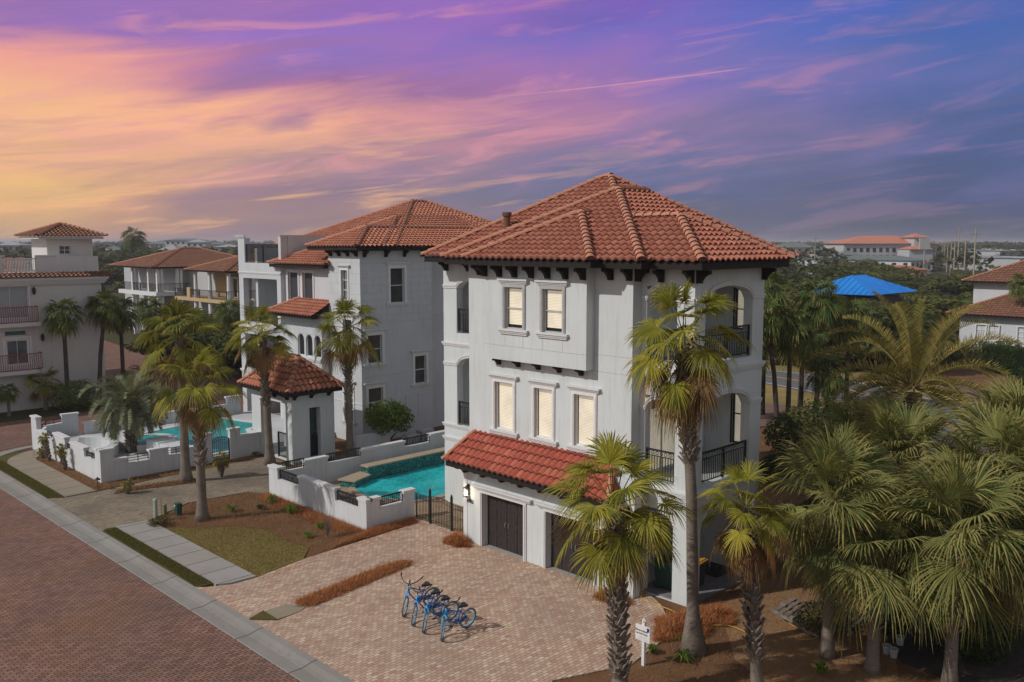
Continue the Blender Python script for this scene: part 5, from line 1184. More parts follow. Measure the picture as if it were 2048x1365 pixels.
mb2 = MB(); [mb2.prism([rr[i], rr[i + 1], ((rr[i + 1][0] - 17) * .8 + 17, (rr[i + 1][1] - 51.6) * .8 + 51.6), ((rr[i][0] - 17) * .8 + 17, (rr[i][1] - 51.6) * .8 + 51.6)], .3, .85) for i in range(len(rr) - 1)]
tag(mb2.build('curved_bench', M['stucco_white'], loc=(18.5, 51, 0)), 'curved white masonry bench inside the street-side pool wall', 'bench')

# ============================================================ small things by the street
mb = MB(); mb.lathe((0, 0, 0), [(.085, 0), (.085, .85), (.10, .86), (.10, .90), (.06, .95)], 12); p = at(312, 1042); tag(mb.build('utility_pedestal', M['pipe_green'], loc=None), 'pale green round utility pipe in the straw bed by the sidewalk', 'utility post').location = (p.x, p.y, .03)
mb = MB(); mb.lathe((0, 0, 0), [(.10, 0), (.09, .38), (.11, .42), (.05, .46)], 8); mb.lathe((-.05, .25, 0), [(.02, 0), (.02, .62)], 6); p = at(330, 1030); tag(mb.build('meter_post', M['olive_post']), 'short olive meter post beside the pale green pipe', 'utility post').location = (p.x, p.y, .03)
p = at(357, 1030); r = empty('utility_box', (p.x, p.y, .03), 'dark green utility pedestal box with sloped lid near the palm trunk', 'utility box')
mb = MB(); mb.box(p.x - .11, p.x + .11, p.y - .13, p.y + .13, .0, .36); mb.build('box', M['green_box'], r); mb = MB(); mb.prism([(p.x - .13, p.y - .15), (p.x + .13, p.y - .15), (p.x + .13, p.y + .15), (p.x - .13, p.y + .15)], .36, .50); mb.prism([(p.x - .11, p.y - .13), (p.x + .11, p.y - .13), (p.x + .11, p.y + .13), (p.x - .11, p.y + .13)], .50, .53); ld = mb.build('lid', M['green_box'], r)
mb = MB(); mb.box(p.x - .136, p.x - .131, p.y + .02, p.y + .11, .39, .46); mb.build('sticker', M['white_paint'], ld)
mb = MB(); mb.lathe((0, 0, 0), [(.10, 0), (.10, .10), (.12, .11), (.12, .14)], 10); p = at(307, 1052); tag(mb.build('valve_cover', M['teal_can']), 'small teal valve cover low in straw next to the sidewalk', 'valve cover').location = (p.x, p.y, .04)
p = at(196, 982); r = empty('path_light', (p.x, p.y, .05), 'black mushroom path light at the corner of the street-side pool wall', 'path light'); mb = MB(); mb.lathe((p.x, p.y, .0), [(.02, 0), (.02, .55)], 6); mb.build('stem', M['iron'], r); mb = MB(); mb.lathe((p.x, p.y, .55), [(.15, 0), (.10, .06), (.03, .10), (.02, .14)], 10); mb.build('lamp_shade', M['iron'], r)
# sign
p = at(1287, 1331); sg = empty('yard_sign', (p.x, p.y, 0), 'white post sign with rental lettering between palm trunk and driveway edge', 'sign')
mb = MB(); mb.box(p.x - .045, p.x + .045, p.y - .045, p.y + .045, -.05, 1.30); mb.build('post', M['white_paint'], sg); mb = MB(); mb.lathe((p.x, p.y, 1.30), [(.075, 0), (.075, .03), (.05, .05), (.01, .11)], 4); mb.build('post_cap', M['white_paint'], sg)
mb = MB(); PN = p.x - .07; mb.box(PN, PN + .022, p.y - .25, p.y + .25, .74, 1.20); pn = mb.build('sign_panel', M['white_paint'], sg)
for s, sz, z, y in (('Reservations', .082, 1.045, .03), ('by Rob Seay', .078, .955, .02), ('850 000 0000', .045, .855, .03), ):
    if s[0] == '8': continue
    text_mesh('lettering', s, sz, 'ink', pn, (PN - .004, p.y + y, z), (0, -1, 0), (0, 0, 1), .003)
mb = MB(); mb.box(PN - .004, PN, p.y - .23, p.y - .15, 1.06, 1.17); mb.build('emblem', M['blue_panel'], pn)
for z, a, b in ((.86, .12, -.14), (.82, .08, -.1), (.78, .2, .02), (.79, -.06, -.2)):
    mb = MB(); mb.box(PN - .003, PN, p.y + b, p.y + a, z, z + .012); mb.build('small_print_line', M['frame_grey'], pn)
# bins
def bin_(loc, label, rz, lid):
    r = empty('wheelie_bin', loc, label, 'bin', 'bins under the porch', rz); mb = MB(); z = [(.24, .28, .10), (.30, .36, .98)]
    i = mb.add(*[(sx * a, sy * b, c) for (a, b, c) in z for (sx, sy) in ((-1,-1),(1,-1),(1,1),(-1,1))]); [mb.face([i + k for k in q]) for q in ((0,3,2,1),(4,5,6,7),(0,1,5,4),(1,2,6,5),(2,3,7,6),(3,0,4,7))]; mb.box(-.31, .31, .30, .42, .86, .95)
    o = mb.build('body', M['teal_can']); o.parent = r; mb = MB(); mb.box(-.32, .32, -.40, .36, .981, 1.03); mb.box(-.28, .28, -.34, .3, 1.03, 1.06); o = mb.build('lid', M[lid]); o.parent = r
    for s in (-1, 1): mb = MB(); mb.torus((s * .28, .26, .1), (0, 1, 0), (0, 0, 1), .07, .03, 14, 6); o = mb.build('wheel', M['rubber']); o.parent = r
bin_((25.6, 16.85, .06), 'dark green wheelie bin with orange yellow lid under the porch', .1, 'lid_yellow'); bin_((24.95, 17.5, .06), 'all green wheelie bin left of the porch pillar', .1, 'teal_can')
mb = MB(); mb.box(27.0, 28.2, 16.75, 17.75, .064, .08); tag(mb.build('door_mat', M['rubber'], loc=(27.6, 17.2, 0)), 'dark door mat on the shaded porch floor', 'mat')
# hoses
def hose(pts, label, rad=.014):
    n = []; P_ = [V(p) for p in pts]
    for i in range(len(P_) - 1):
        p0 = P_[max(0, i - 1)]; p1 = P_[i]; p2 = P_[i + 1]; p3 = P_[min(len(P_) - 1, i + 2)]
        for k in range(6): t = k / 6; n.append(.5 * ((2 * p1) + (-p0 + p2) * t + (2 * p0 - 5 * p1 + 4 * p2 - p3) * t * t + (-p0 + 3 * p1 - 3 * p2 + p3) * t ** 3))
    n.append(P_[-1]); mb = MB(); mb.tube(n, rad, 5); tag(mb.build('garden_hose', M['hose'], smooth=True, loc=(P_[0].x, P_[0].y, 0)), label, 'hose')
G_ = lambda x, y, z=.05: at(x, y, z)
hose([G_(1272, 1165), G_(1278, 1185), G_(1285, 1197), G_(1300, 1205), G_(1322, 1213), G_(1345, 1222), G_(1380, 1240), G_(1420, 1250), G_(1460, 1252), G_(1500, 1268), G_(1530, 1280)], 'yellow garden hose trailing from the porch past two palm trunks')
hose([G_(1640, 1240), G_(1612, 1230), G_(1585, 1232), G_(1576, 1243), G_(1590, 1253), G_(1615, 1262), G_(1640, 1272), G_(1625, 1278), G_(1600, 1280)], 'looped yellow hose on bare soil beside the brown bush')
# timber pallets and pots under the sabals
for k, (a, b, lab) in enumerate((((24.9, 12.0), (26.4, 12.1), 'weathered grey timber steps lying in the shade by the sabal trunks'), ((26.3, 11.4), (27.2, 11.3), 'grey slatted pallet behind the sabal trunk, right of the timber steps'))):
    r = empty('wooden_pallet', (a[0], a[1], 0), lab, 'pallet', 'timber in the shade'); mb = MB()
    for j in range(9): mb.obox((a[0] + (b[0] - a[0]) * .5, a[1] + .1 + j * .16, .12 + j * .045), (.62, .02, 0), (0, .06, 0), (0, 0, .014))
    mb.build('boards', M['bark_grey'], r); mb = MB()
    for s in (-.6, 0, .6): mb.obox((a[0] + (b[0] - a[0]) * .5 + s, a[1] + .75, .24), (.03, 0, 0), (0, .8, .22), (0, -.02, .05))
    mb.build('bearer', M['bark_grey'], r)
for k, (x, y) in enumerate(((1773, 1308), (1787, 1315), (1800, 1290))):
    p = at(x, y); mb = MB(); mb.lathe((0, 0, 0), [(.09, 0), (.12, .22), (.135, .23), (.135, .27), (.115, .27), (.10, .2)], 12); tag(mb.build('plant_pot', M['frame_grey']), ['grey nursery pot, leftmost of three in the shade', 'grey nursery pot in the middle, nearest the camera of three', 'grey nursery pot, rearmost of three in the shade'][k], 'pot', 'nursery pots in the shade').location = (p.x, p.y, 0)

# ============================================================ bicycles
def bike(loc, rz, steer, lean, label):
    """x forward, wheels at x=+-.56"""
    r = empty('bicycle', loc, label, 'bicycle', 'blue cruiser bicycles parked on the driveway', rz); r.rotation_euler = (lean, 0, rz)
    def P(mb, name, m, par=None, sm=True): o = mb.build(name, M[m], smooth=sm); o.parent = par or r; return o
    def wheel(mt=None):
        mb = MB(); mb.torus((0, 0, 0), (1, 0, 0), (0, 0, 1), .315, .028, 30, 6); t = P(mb, 'tyre', 'tyre_grey'); mb = MB(); mb.torus((0, 0, 0), (1, 0, 0), (0, 0, 1), .280, .014, 30, 5); a = P(mb, 'rim', 'bike_blue')
        mb = MB(); mb.tube([(0, -.05, 0), (0, .05, 0)], .022, 8)
        for k in range(18): q = k * 2 * pi / 18; mb.tube([(0, (-.04 if k % 2 else .04), 0), (.28 * cos(q), 0, .28 * sin(q))], .0018, 3, False)
        b = P(mb, 'spokes', 'steel'); w = bpy.data.objects.new('wheel', None); COL.objects.link(w); w.parent = r
        for c in (t, a, b): c.parent = w
        return w
    wr = wheel(); wr.location = (-.56, 0, .343); wf = wheel(); wf.location = (.56, 0, .343); wf.rotation_euler = (0, 0, steer)
    mb = MB(); H = (.36, 0, .80); H2_ = (.33, 0, .90); BB = (-.10, 0, .30); ST = (-.25, 0, .70)
    mb.tube([BB, (.1, 0, .42), (.30, 0, .66), H], .022, 8); mb.tube([H2_, (.1, 0, .80), (-.15, 0, .68), ST], .02, 8); mb.tube([BB, ST, (-.28, 0, .80)], .019, 8); mb.tube([H, H2_], .026, 8)
    for s in (-.06, .06): mb.tube([(-.56, s, .343), (-.25, s * .5, .66)], .011, 6); mb.tube([(-.56, s, .343), (-.12, s * .7, .30)], .011, 6)
    P(mb, 'frame', 'bike_navy')
    mb = MB(); c, s_ = cos(steer), sin(steer)
    def R(x, y, z): return (.40 + (x - .40) * c - y * s_, (x - .40) * s_ + y * c, z)
    for s in (-.055, .055): mb.tube([R(.56, s, .343), R(.53, s, .55), R(.47, s, .70), R(.42, s * .6, .75)], .013, 6)
    mb.tube([R(.42, -.045, .74), R(.42, .045, .74)], .018, 6); mb.tube([R(.40, 0, .74), R(.35, 0, .95)], .017, 6); P(mb, 'fork', 'bike_blue'); wf.location = R(.56, 0, .343)
    mb = MB(); mb.tube([R(.35, 0, .95), R(.33, 0, 1.02)], .018, 6)
    mb.tube([R(-.02, .36, 1.16), R(.10, .33, 1.14), R(.26, .22, 1.08), R(.33, .07, 1.02), R(.33, -.07, 1.02), R(.26, -.22, 1.08), R(.10, -.33, 1.14), R(-.02, -.36, 1.16)], .016, 6); hb = P(mb, 'handlebar', 'gate_iron')
    for s in (-1, 1): mb = MB(); mb.tube([R(.08, s * .335, 1.145), R(-.04, s * .365, 1.165)], .024, 6); P(mb, 'grip', 'rubber', hb)
    mb = MB(); i = len(mb.v); L = [(-.44, .0, .86), (-.43, .10, .885), (-.34, .115, .90), (-.24, .05, .89), (-.13, .02, .875), (-.13, -.02, .875), (-.24, -.05, .89), (-.34, -.115, .90), (-.43, -.10, .885)]
    mb.v += L; mb.v += [(x, y * .8, z - .07) for x, y, z in L]; n = len(L); mb.face(range(i, i + n)); mb.face(range(i + 2 * n - 1, i + n - 1, -1)); [mb.face((i + k, i + n + k, i + n + (k + 1) % n, i + (k + 1) % n)) for k in range(n)]
    mb.tube([(-.28, 0, .78), (-.30, 0, .85)], .014, 6); P(mb, 'saddle', 'rubber', sm=False)
    mb = MB(); mb.torus((-.10, -.05, .30), (1, 0, 0), (0, 0, 1), .085, .010, 16, 4); mb.tube([(-.10, -.05, .30), (-.02, -.10, .16)], .01, 5); mb.tube([(-.10, .05, .30), (-.18, .10, .44)], .01, 5); mb.box(-.07, .03, -.18, -.10, .145, .170); mb.box(-.23, -.13, .10, .18, .43, .455); mb.tube([(-.10, -.05, .385), (-.56, -.05, .38)], .006, 4); mb.tube([(-.10, -.05, .215), (-.56, -.05, .305)], .006, 4); P(mb, 'crank', 'rubber')
    mb = MB(); mb.obox((-.33, -.055, .35), (.25, 0, 0), (0, .008, 0), (0, 0, .06)); P(mb, 'chain_guard', 'bike_navy', sm=False); mb = MB(); mb.tube([(-.2, .04, .30), (-.27, .20, .02)], .009, 5); P(mb, 'kickstand', 'steel')
for k, (p, lab) in enumerate((((809, 1233), 'blue cruiser bicycle farthest left, its handlebar raised clear of the others'), ((827, 1251), 'blue cruiser bicycle second from the left in the row of four'), ((848, 1265), 'blue cruiser bicycle third from the left in the row of four'), ((884, 1281), 'blue cruiser bicycle nearest the camera, whole rear wheel showing'))):
    q = at(*p); rz = pi - RAD(4) + (k - 1.5) * .03; st_ = RAD(42)
    fx = .40 + .16 * cos(st_); fy = .16 * sin(st_); ox = fx * cos(rz) - fy * sin(rz); oy = fx * sin(rz) + fy * cos(rz); bike((q.x - ox, q.y - oy, .032), rz, st_, RAD(-9), lab)

# ============================================================ straw, grass, mulch
def beds(name, poly, n, m='straw', h=.16, w=.009, lean=1.0, mound=0.0, z=.05, seed=1): return blades(name, poly, n, h, w, m, z, lean, seed, 'stuff', mound)
beds('pine_straw', [(15.2, 25.62), (15.0, 25.1), (15.4, 24.8), (20.0, 25.5), (20.35, 25.8), (20.1, 26.15), (19.0, 26.2)], 9000, 'straw', .17, .008, 1, .10, .04, 2)
beds('pine_straw', [(15.45, 36.3), (16.4, 35.2), (17.6, 34.3), (18.3, 33.0), (18.1, 31.2), (18.4, 29.9), (17.7, 29.05), (20.8, 29.2), (23.4, 29.5), (23.6, 30.0), (21.25, 30.05), (21.2, 38.0), (20.6, 38.8), (17.8, 39.1), (15.5, 37.7)], 15000, 'straw_dull', .16, .006, 1, .03, .02, 3)
beds('pine_straw', [(21.3, 30.02), (18.9, 29.25), (23.5, 29.35), (23.7, 29.95)], 7000, 'straw', .2, .006, 1, .12, .03, 4)
beds('pine_straw', [(21.2, 30.1), (20.3, 30.3), (20.2, 33), (20.4, 37.5), (21.2, 38)], 8000, 'straw', .2, .006, 1, .12, .03, 5)
def mound(c, r, h, n, seed):
    q = random.Random(seed); rr = [q.uniform(.72, 1.25) for k in range(12)]
    return beds('pine_straw', [(c[0] + r[0] * rr[k] * cos(k * .5236), c[1] + r[1] * rr[k] * sin(k * .5236)) for k in range(12)], int(n * .8), 'straw', .24, .010, 1, h, .03, seed)
mound((22.95, 26.25), (.42, .75), .35, 4500, 6); mound((22.9, 18.2), (.5, .75), .32, 4500, 7); mound((22.6, 15.3), (1.1, .9), .34, 9000, 8); mound((24.1, 15.0), (.8, .7), .25, 5000, 9)
beds('pine_straw', [(17.5, 14.6), (19.6, 14.7), (21.6, 14.9), (23, 15.6), (24.2, 15.9), (30, 15.8), (30, 12), (24, 9), (20, 8), (16, 10)], 16000, 'straw_dull', .15, .006, 1, .02, .0, 10)
beds('pine_straw', [(15.47, 44.1), (25, 44.85), (25, 45.35), (16.2, 45.3), (16.15, 56), (15.47, 53.5)], 6000, 'straw_dull', .16, .007, 1, .03, .05, 11)
beds('pine_straw', [(15.9, 43.05), (17.2, 42.9), (19.8, 42.15), (20.3, 42.6), (18.5, 43.35), (16.3, 43.6)], 4000, 'straw_dull', .16, .007, 1, .08, .05, 12)
blades('lawn_grass', lawn_pts, 22000, .07, .006, 'grass_blade', .03, .7, 13)
blades('verge_grass', [(13.4, 29.2), (13.92, 29.0), (13.92, 37.7), (13.4, 37.6)], 9000, .09, .007, 'verge_blade', .07, .7, 14); blades('verge_grass', [(13.4, 44.5), (14.0, 44.2), (14.02, 54), (13.4, 52.8)], 7000, .09, .007, 'verge_blade', .07, .7, 15)
beds('loose_needles', [(23.6, 29.4), (17.4, 28.7), (15.2, 28.3), (15.2, 28.0), (17.8, 28.4), (23.6, 28.9)], 900, 'straw', .12, .004, 1, 0, .035, 21)
beds('loose_needles', [(14.6, 24.6), (20.9, 25.2), (20.9, 26.8), (15, 26.2)], 900, 'straw_dull', .12, .004, 1, 0, .035, 22); beds('loose_needles', [(21.8, 26.9), (22.0, 25.2), (23.4, 25.2), (23.4, 27.2)], 500, 'straw', .12, .004, 1, 0, .035, 23)
beds('loose_needles', [(19.5, 15.1), (22.6, 16.2), (23.2, 17.4), (22.2, 19.6), (21.6, 17.4), (19.4, 15.8)], 900, 'straw', .12, .004, 1, 0, .035, 24); beds('loose_needles', [(13.4, 38), (20, 39.5), (20.6, 42.5), (14, 43.8)], 900, 'straw_dull', .1, .004, 1, 0, .035, 25)
beds('loose_needles', [(12.4, 12), (13.0, 12), (13.0, 50), (12.4, 50)], 1200, 'straw_dull', .08, .004, 1, 0, .03, 26)
for k, (x, y, m, r, h, lab) in enumerate([(462, 1024, 'bush_green', .42, .32, 'dark green strappy clump right of the tall palm base'), (583, 1030, 'fern_green', .45, .5, 'bright green fern beside the white pool wall'), (545, 1008, 'bush_green', .4, .45, 'dark fern between strappy clump and bright fern'), (520, 1020, 'hedge_green', .3, .22, 'low dark plant in straw left of the dark fern'), (640, 1058, 'fern_green', .25, .25, 'small yellow green sprout below the bare shrub'), (616, 1076, 'fern_green', .28, .22, 'low bright sprout near the driveway edge of the bed'), (1365, 1325, 'bush_green', .38, .36, 'green grassy clump at the foot of the tall middle palm'), (1305, 1308, 'bush_green', .25, .25, 'small grassy clump right of the yard sign'), (1358, 1280, 'fern_green', .16, .12, 'tiny lime sprout between sign and middle palm'), (1640, 1350, 'fern_green', .4, .35, 'green fern at the bottom below the brown bush'), (510, 912, 'fern_green', .3, .25, 'yellow green plant at the foot of the neighbour wall'), (575, 935, 'fern_green', .3, .35, 'yellow green plant outside the pavilion corner'), (650, 925, 'bush_green', .5, .4, 'leafy plants in the bed in front of the pavilion')]):
    p = at(x, y); tuft(p.x, p.y, lab, m, r, h, 70, .014, 'fern' if m == 'fern_green' else 'grass_clump', k, 'plant', z=.03)
mb = MB(); rnd = random.Random(3); p = at(655, 1075)
for k in range(26): a = rnd.uniform(0, 6.28); t = rnd.uniform(.05, .35); q = (p.x + t * cos(a), p.y + t * sin(a)); mb.tube([(p.x, p.y, 0), (p.x + .4 * t * cos(a), p.y + .4 * t * sin(a), .5), (q[0], q[1], rnd.uniform(.8, 1.25))], [.012, .008, .003], 4)
tag(mb.build('bare_shrub', M['bark_grey'], loc=(p.x, p.y, 0)), 'leafless grey twiggy shrub against the white pool wall', 'shrub')
p = at(320, 1052); bush(p.x, p.y, .03, .55, .35, 'variegated grey yellow low shrub around the utility pipes', 'brown_bush', 500, .05, seed=5)
p = at(1655, 1265); bush(p.x, p.y + .3, 0, .95, .85, 'round brownish green bush left of the sabal trunks', 'brown_bush', 2600, .05, seed=6)
p = at(1985, 1330); bush(p.x, p.y + .5, 0, 1.3, 1.6, 'dark leafy shrub at the lower right corner', 'hedge_green', 2400, .07, seed=7); p = at(1835, 1300); bush(p.x + .5, p.y + .8, 0, .8, 2.4, 'tall dark shrub between the two right-hand sabal trunks', 'hedge_green', 2400, .07, seed=8)
for k, (px_, py_, r_, h_, lab) in enumerate([(1562, 905, 1.5, 2.2, 'dark shrub against the big house corner, nearest the wall'), (1600, 880, 1.6, 2.0, 'dark green shrub right of the one at the house corner'), (1645, 868, 1.8, 2.2, 'broad shrub below the dense roadside sabal'), (1700, 850, 1.8, 1.9, 'olive shrub left of the large feather palm'), (1555, 965, 1.2, 1.4, 'low shrub in front of the two dark ones by the house corner')]):
    p = at(px_, py_); bush(p.x, p.y, 0, r_, h_, lab, 'hedge_green' if k % 2 == 0 else 'scrub_green', 1800, .10, seed=90 + k, group='shrubs behind the big house')
p = at(750, 885); rt_ = empty('small_tree', (31.2, 41.6, 0), 'round dark green small tree in front of the neighbour side wall', 'tree'); inst('trunk', LIMB, rt_, (0, 0, 0), 0, (.7, .7, .45)); mb = MB(); rnd = random.Random(9)
for k in range(9): a = k * .7; leaf_cloud(mb, rnd, (.75 * cos(a), .75 * sin(a), 1.85 + .25 * sin(k * 2.1)), .75, .75, .7, 330, .10, .6)
leaf_cloud(mb, rnd, (0, 0, 2.2), .9, .9, .75, 500, .1, .6); o = mb.build('crown', M['bush_green']); o.parent = rt_
for (x, y, s) in ((32.0, 40.6, .45), (33.4, 41.0, .45)):
    mb = MB(); mb.box(-s, s, -.3, .3, .0, .85); [mb.box(-s * .9, s * .9, -.32, -.30, .08 + .07 * k, .11 + .07 * k) for k in range(10)]; mb.lathe((0, 0, .85), [(.25, 0), (.25, .03)], 14)
    tag(mb.build('condenser', M['frame_grey'], loc=None), 'grey outdoor air conditioner by the side wall, %s of two' % ('left' if x < 33 else 'right'), 'air conditioner', 'air conditioners').location = (x, y, 0)
mb = MB(); mb.box(-1.2, 1.2, -.12, .12, 0, 1.1); tag(mb.build('garden_wall', M['garden_wall_white']), 'short white wall stub beneath the small tree', 'wall').location = (29.9, 41.5, 0)

# ============================================================ palms
fan_palm(17.12, 36.35, 5.7, 'tall shaggy fan palm rooted in the straw bed near the green utility box', 1.02, r=.21, boots=(.42, 1), rz=.3)
fan_palm(19.35, 42.76, 7.3, 'tallest left fan palm on the grey drive island with smooth grey trunk', 1.15, r=.23, boots=(.72, 1), rz=1.3)
fan_palm(24.18, 42.98, 7.0, 'fan palm standing in front of the tiled pavilion', 1.08, CR[2], r=.22, boots=(.45, 1), rz=2.1, lean=(-.15, .2))
fan_palm(28.0, 41.0, 7.2, 'fan palm between pavilion and the small dark tree', 1.08, CR[1], r=.2, boots=(.5, 1), rz=.7)
fan_palm(17.83, 13.91, 5.15, 'fan palm with shaggy trunk in front of the right garage door', 1.08, CR[0], r=.20, boots=(.12, 1), rz=.9, bootr=1.25, dens=40, skirt_sc=.75, lean=(-.12, .18))
fan_palm(21.54, 14.11, 9.2, 'very tall slim fan palm before the corner porch with brown leaf skirt', 1.0, CR[4], r=.185, boots=(.62, 1), rz=2.6, lean=(-.2, .4), tm='trunk_smooth', skirt_sc=1.15, flare=2.3, bootr=1.3, dens=40)
fan_palm(20.41, 11.36, 5.15, 'short fan palm with one withered orange leaf right of the porch', .76, CR[2], lean=(-.3, .35), r=.155, boots=(.22, 1), rz=.2, orange=True, bootr=1.35, dens=34, skirt_sc=1.0)
def jelly_palm():
    rt_ = empty('jelly_palm', (19.57, 50.0, .3), 'silvery green arching feather palm inside the neighbour pool wall', 'palm tree')
    o = trunk_mb([(0, 0, 0), (0, 0, 1.3), (0, 0, 2.5)], .30, .30, 1.1).build('trunk', M['trunk_dark']); o.parent = rt_; o = boots_mb((0, 0, .3), (0, 0, 2.4), .30, 3, 30, .16).build('leaf_bases', M['palm_boot']); o.parent = rt_
    o = pinnate_crown(51, 52, 2.7, .50, 1.9, 44, 1.40, -.6, .022, .55).build('crown', M['silver_green']); o.parent = rt_; o.location = (0, 0, 2.45)
jelly_palm()
rt_ = empty('date_palm', (42.9, 16.3, -.2), 'large golden green feather palm spreading above the road bend', 'palm tree')
o = trunk_mb([(0, 0, 0), (0, 0, 2.4), (0, 0, 5.1)], .42, .42, 1.1).build('trunk', M['trunk_dark']); o.parent = rt_; o = boots_mb((0, 0, .5), (0, 0, 4.6), .40, 3, 34, .2).build('leaf_bases', M['palm_boot']); o.parent = rt_
o = pinnate_crown(52, 38, 4.9, .62, 1.15, 52, 1.45, -.35, .024, .8).build('crown', M['date_green']); o.parent = rt_; o.location = (0, 0, 5.3)
# sabals lower right
sab = [(24.05, 11.2, 4.5, 1, 1.1, 'sabal palm rising left of the others, its trunk beside the timber steps'), (24.1, 9.9, 3.5, 0, 1.05, 'sabal palm with forked leaf stubs, second trunk from the left at lower right'), (24.9, 8.1, 4.2, 2, 1.1, 'sabal palm with rough stubby trunk near the bottom right edge'),
       (30.2, 11.8, 4.4, 0, 1.3, 'sabal crown behind the timber steps in the middle of the right grove'), (29.5, 8.6, 4.6, 1, 1.3, 'sabal crown with long curling leaves right of the grove centre'), (32.8, 13.9, 3.9, 2, 1.25, 'sabal palm at the back left of the right grove'), (27.0, 5.9, 4.4, 1, 1.25, 'sabal palm cut by the right picture edge, low'), (33.8, 9.4, 5.0, 0, 1.25, 'tall sabal crown at the right edge below the road'), (27.6, 10.6, 3.2, 0, 1.1, 'low sabal filling the gap behind the timber steps'), (26.8, 8.6, 3.0, 2, 1.05, 'low sabal between the two rough right-hand trunks'), (29.5, 13.4, 3.6, 1, 1.15, 'low sabal at the left rear of the grove beside the porch yard'), (31.0, 6.9, 3.8, 2, 1.2, 'low sabal at the far right of the grove')]
for k, (x, y, h, c, s, lab) in enumerate(sab): fan_palm(x, y, h, lab, s, SB[c], rz=k * 1.1, r=.19, boots=(.35, 1), name='sabal_palm', skirt_sc=.6, group='sabal palms lower right', bootr=1.3, dens=26, flare=1.3)
# sabals in the middle distance
mid = [(22.4, 68.5, 6.9, .95, 'sabal palm with clean trunk in front of the shaded tower house'), (24.6, 68.6, 7.2, .95, 'leaning sabal palm at the tower house corner'), (27.4, 71.0, 6.7, 1.0, 'dark sabal right of the leaning one, crown overlapping it'), (30.4, 70, 5.6, 1.0, 'dark sabal nearest the brick side street'), (33.5, 80, 6.0, 1.0, 'dark sabal beyond the brick side street, in front of the left villa'),
       (52.5, 28.4, 7.2, 1.1, 'tall sabal right of the big house, leaning trunk nearest the wall'), (54.2, 28.6, 6.4, 1.1, 'sabal just right of the leaning trunk beside the big house'), (57.9, 29.6, 5.2, 1.15, 'dense sabal beside the road, third right of the big house'), (56.5, 27.0, 3.4, 1.0, 'lower dark sabal in front of the road bend'), (51.0, 29.8, 5.2, 1.0, 'sabal half hidden behind the big house corner'), (60.5, 31, 6.0, 1.0, 'sabal standing right of the dense one by the road'), (56, 31.5, 8.6, 1.15, 'tallest sabal just beyond the big house corner'), (59, 29.0, 8.0, 1.2, 'tall sabal behind the dense one, near the road bend'), (61.5, 28.0, 6.6, 1.2, 'bushy sabal left of the large feather palm'), (53, 31.5, 4.2, 1.1, 'low sabal tucked behind the big house corner'),
       (36, 66.2, 4.5, 1.0, 'sabal right of the tall shaggy left palms, beyond the neighbour pool'), (43, 66, 5.6, 1.1, 'green bushy sabal left of the balcony tower'), (45, 72, 6.0, 1.1, 'sabal in front of the right villa'), (47.5, 66.5, 8.2, .9, 'sabal crown peeping beside the neighbour roof deck'), (40, 78, 5.4, 1.0, 'sabal between the two villas and the side street')]
for k, (x, y, h, s, lab) in enumerate(mid): fan_palm(x, y, h, lab, s, CRD[k % 2], rz=k * 1.7, r=.17, boots=(.8, 1), name='sabal_palm', skirt_sc=.7, group='sabal palms in the middle distance', lean=((.9, .3) if k == 1 else (-.3, .9) if k == 5 else (0, 0)), tm='trunk_dark', flare=1.2, dens=14)
for k, (x, y, h, s, lab) in enumerate([(110.5, 36.7, 4.2, 1.0, 'sabal before the grey right-hand house, left of its window pair'), (112.5, 34.2, 4.0, 1.0, 'sabal between the two window groups of the right-hand house'), (112, 31.2, 4.4, 1.1, 'sabal at the right end of the right-hand house'), (117, 290, 13.5, 2.6, 'lone tall palm on the horizon at the left'), (108, 30, 7.5, 1.0, 'sabal at the right picture edge above the hedge')]):
    fan_palm(x, y, h, lab, s, CRD[k % 2], rz=k, r=.17 * s, boots=None, name='sabal_palm', sk=False, tm='trunk_dark')
yp = fan_palm(21.06, 72.0 - 3, 1.9, 'yellowish small palm in front of the shaded tower house', .8, CR[2], sk=False, boots=None, r=.16)
fan_palm(18.4, 68.2, 1.7, 'small dark palm at the far left by the shaded wall', .5, CRD[0], sk=False, boots=None, r=.10)
for k, (x, y, h, s, ln, lab) in enumerate([(100, 925, 1.35, .20, (-.15, .3), 'little leaning palm before the street-side pool wall, left of two'), (131, 943, 1.2, .20, (-.1, .25), 'little leaning palm before the street-side pool wall, right of two'), (255, 989, .55, .20, (0, 0), 'tiny palm in the narrow straw island'), (443, 955, .95, .27, (0, 0), 'small palm in front of the arched iron pool gate'), (85, 918, .5, .16, (0, 0), 'stubby little palm left of the leaning ones')]):
    p = at(x, y); fan_palm(p.x, p.y, h, lab, s, CR[k % 3], sk=False, boots=(.2, 1), r=.075, lean=ln, tm='trunk_dark', bootr=1.1, dens=40)
p = at(290, 765); tag(pinnate_crown(60, 24, 1.6, .3, 1.6, 16, 1.1, 0).build('cycad', M['hedge_green']), 'dark spiky cycad beside the brick side street', 'plant').location = (p.x, p.y, .5)
bush(22.6, 67.3, 0, 1.9, 2.1, 'round clipped bush, left of two before the tower house', 'bush_green', 3200, .09, seed=11, ry=1.0); bush(26.6, 67.5, 0, 1.8, 2.3, 'round clipped bush, right of two behind the silvery palm', 'bush_green', 3200, .09, seed=12)
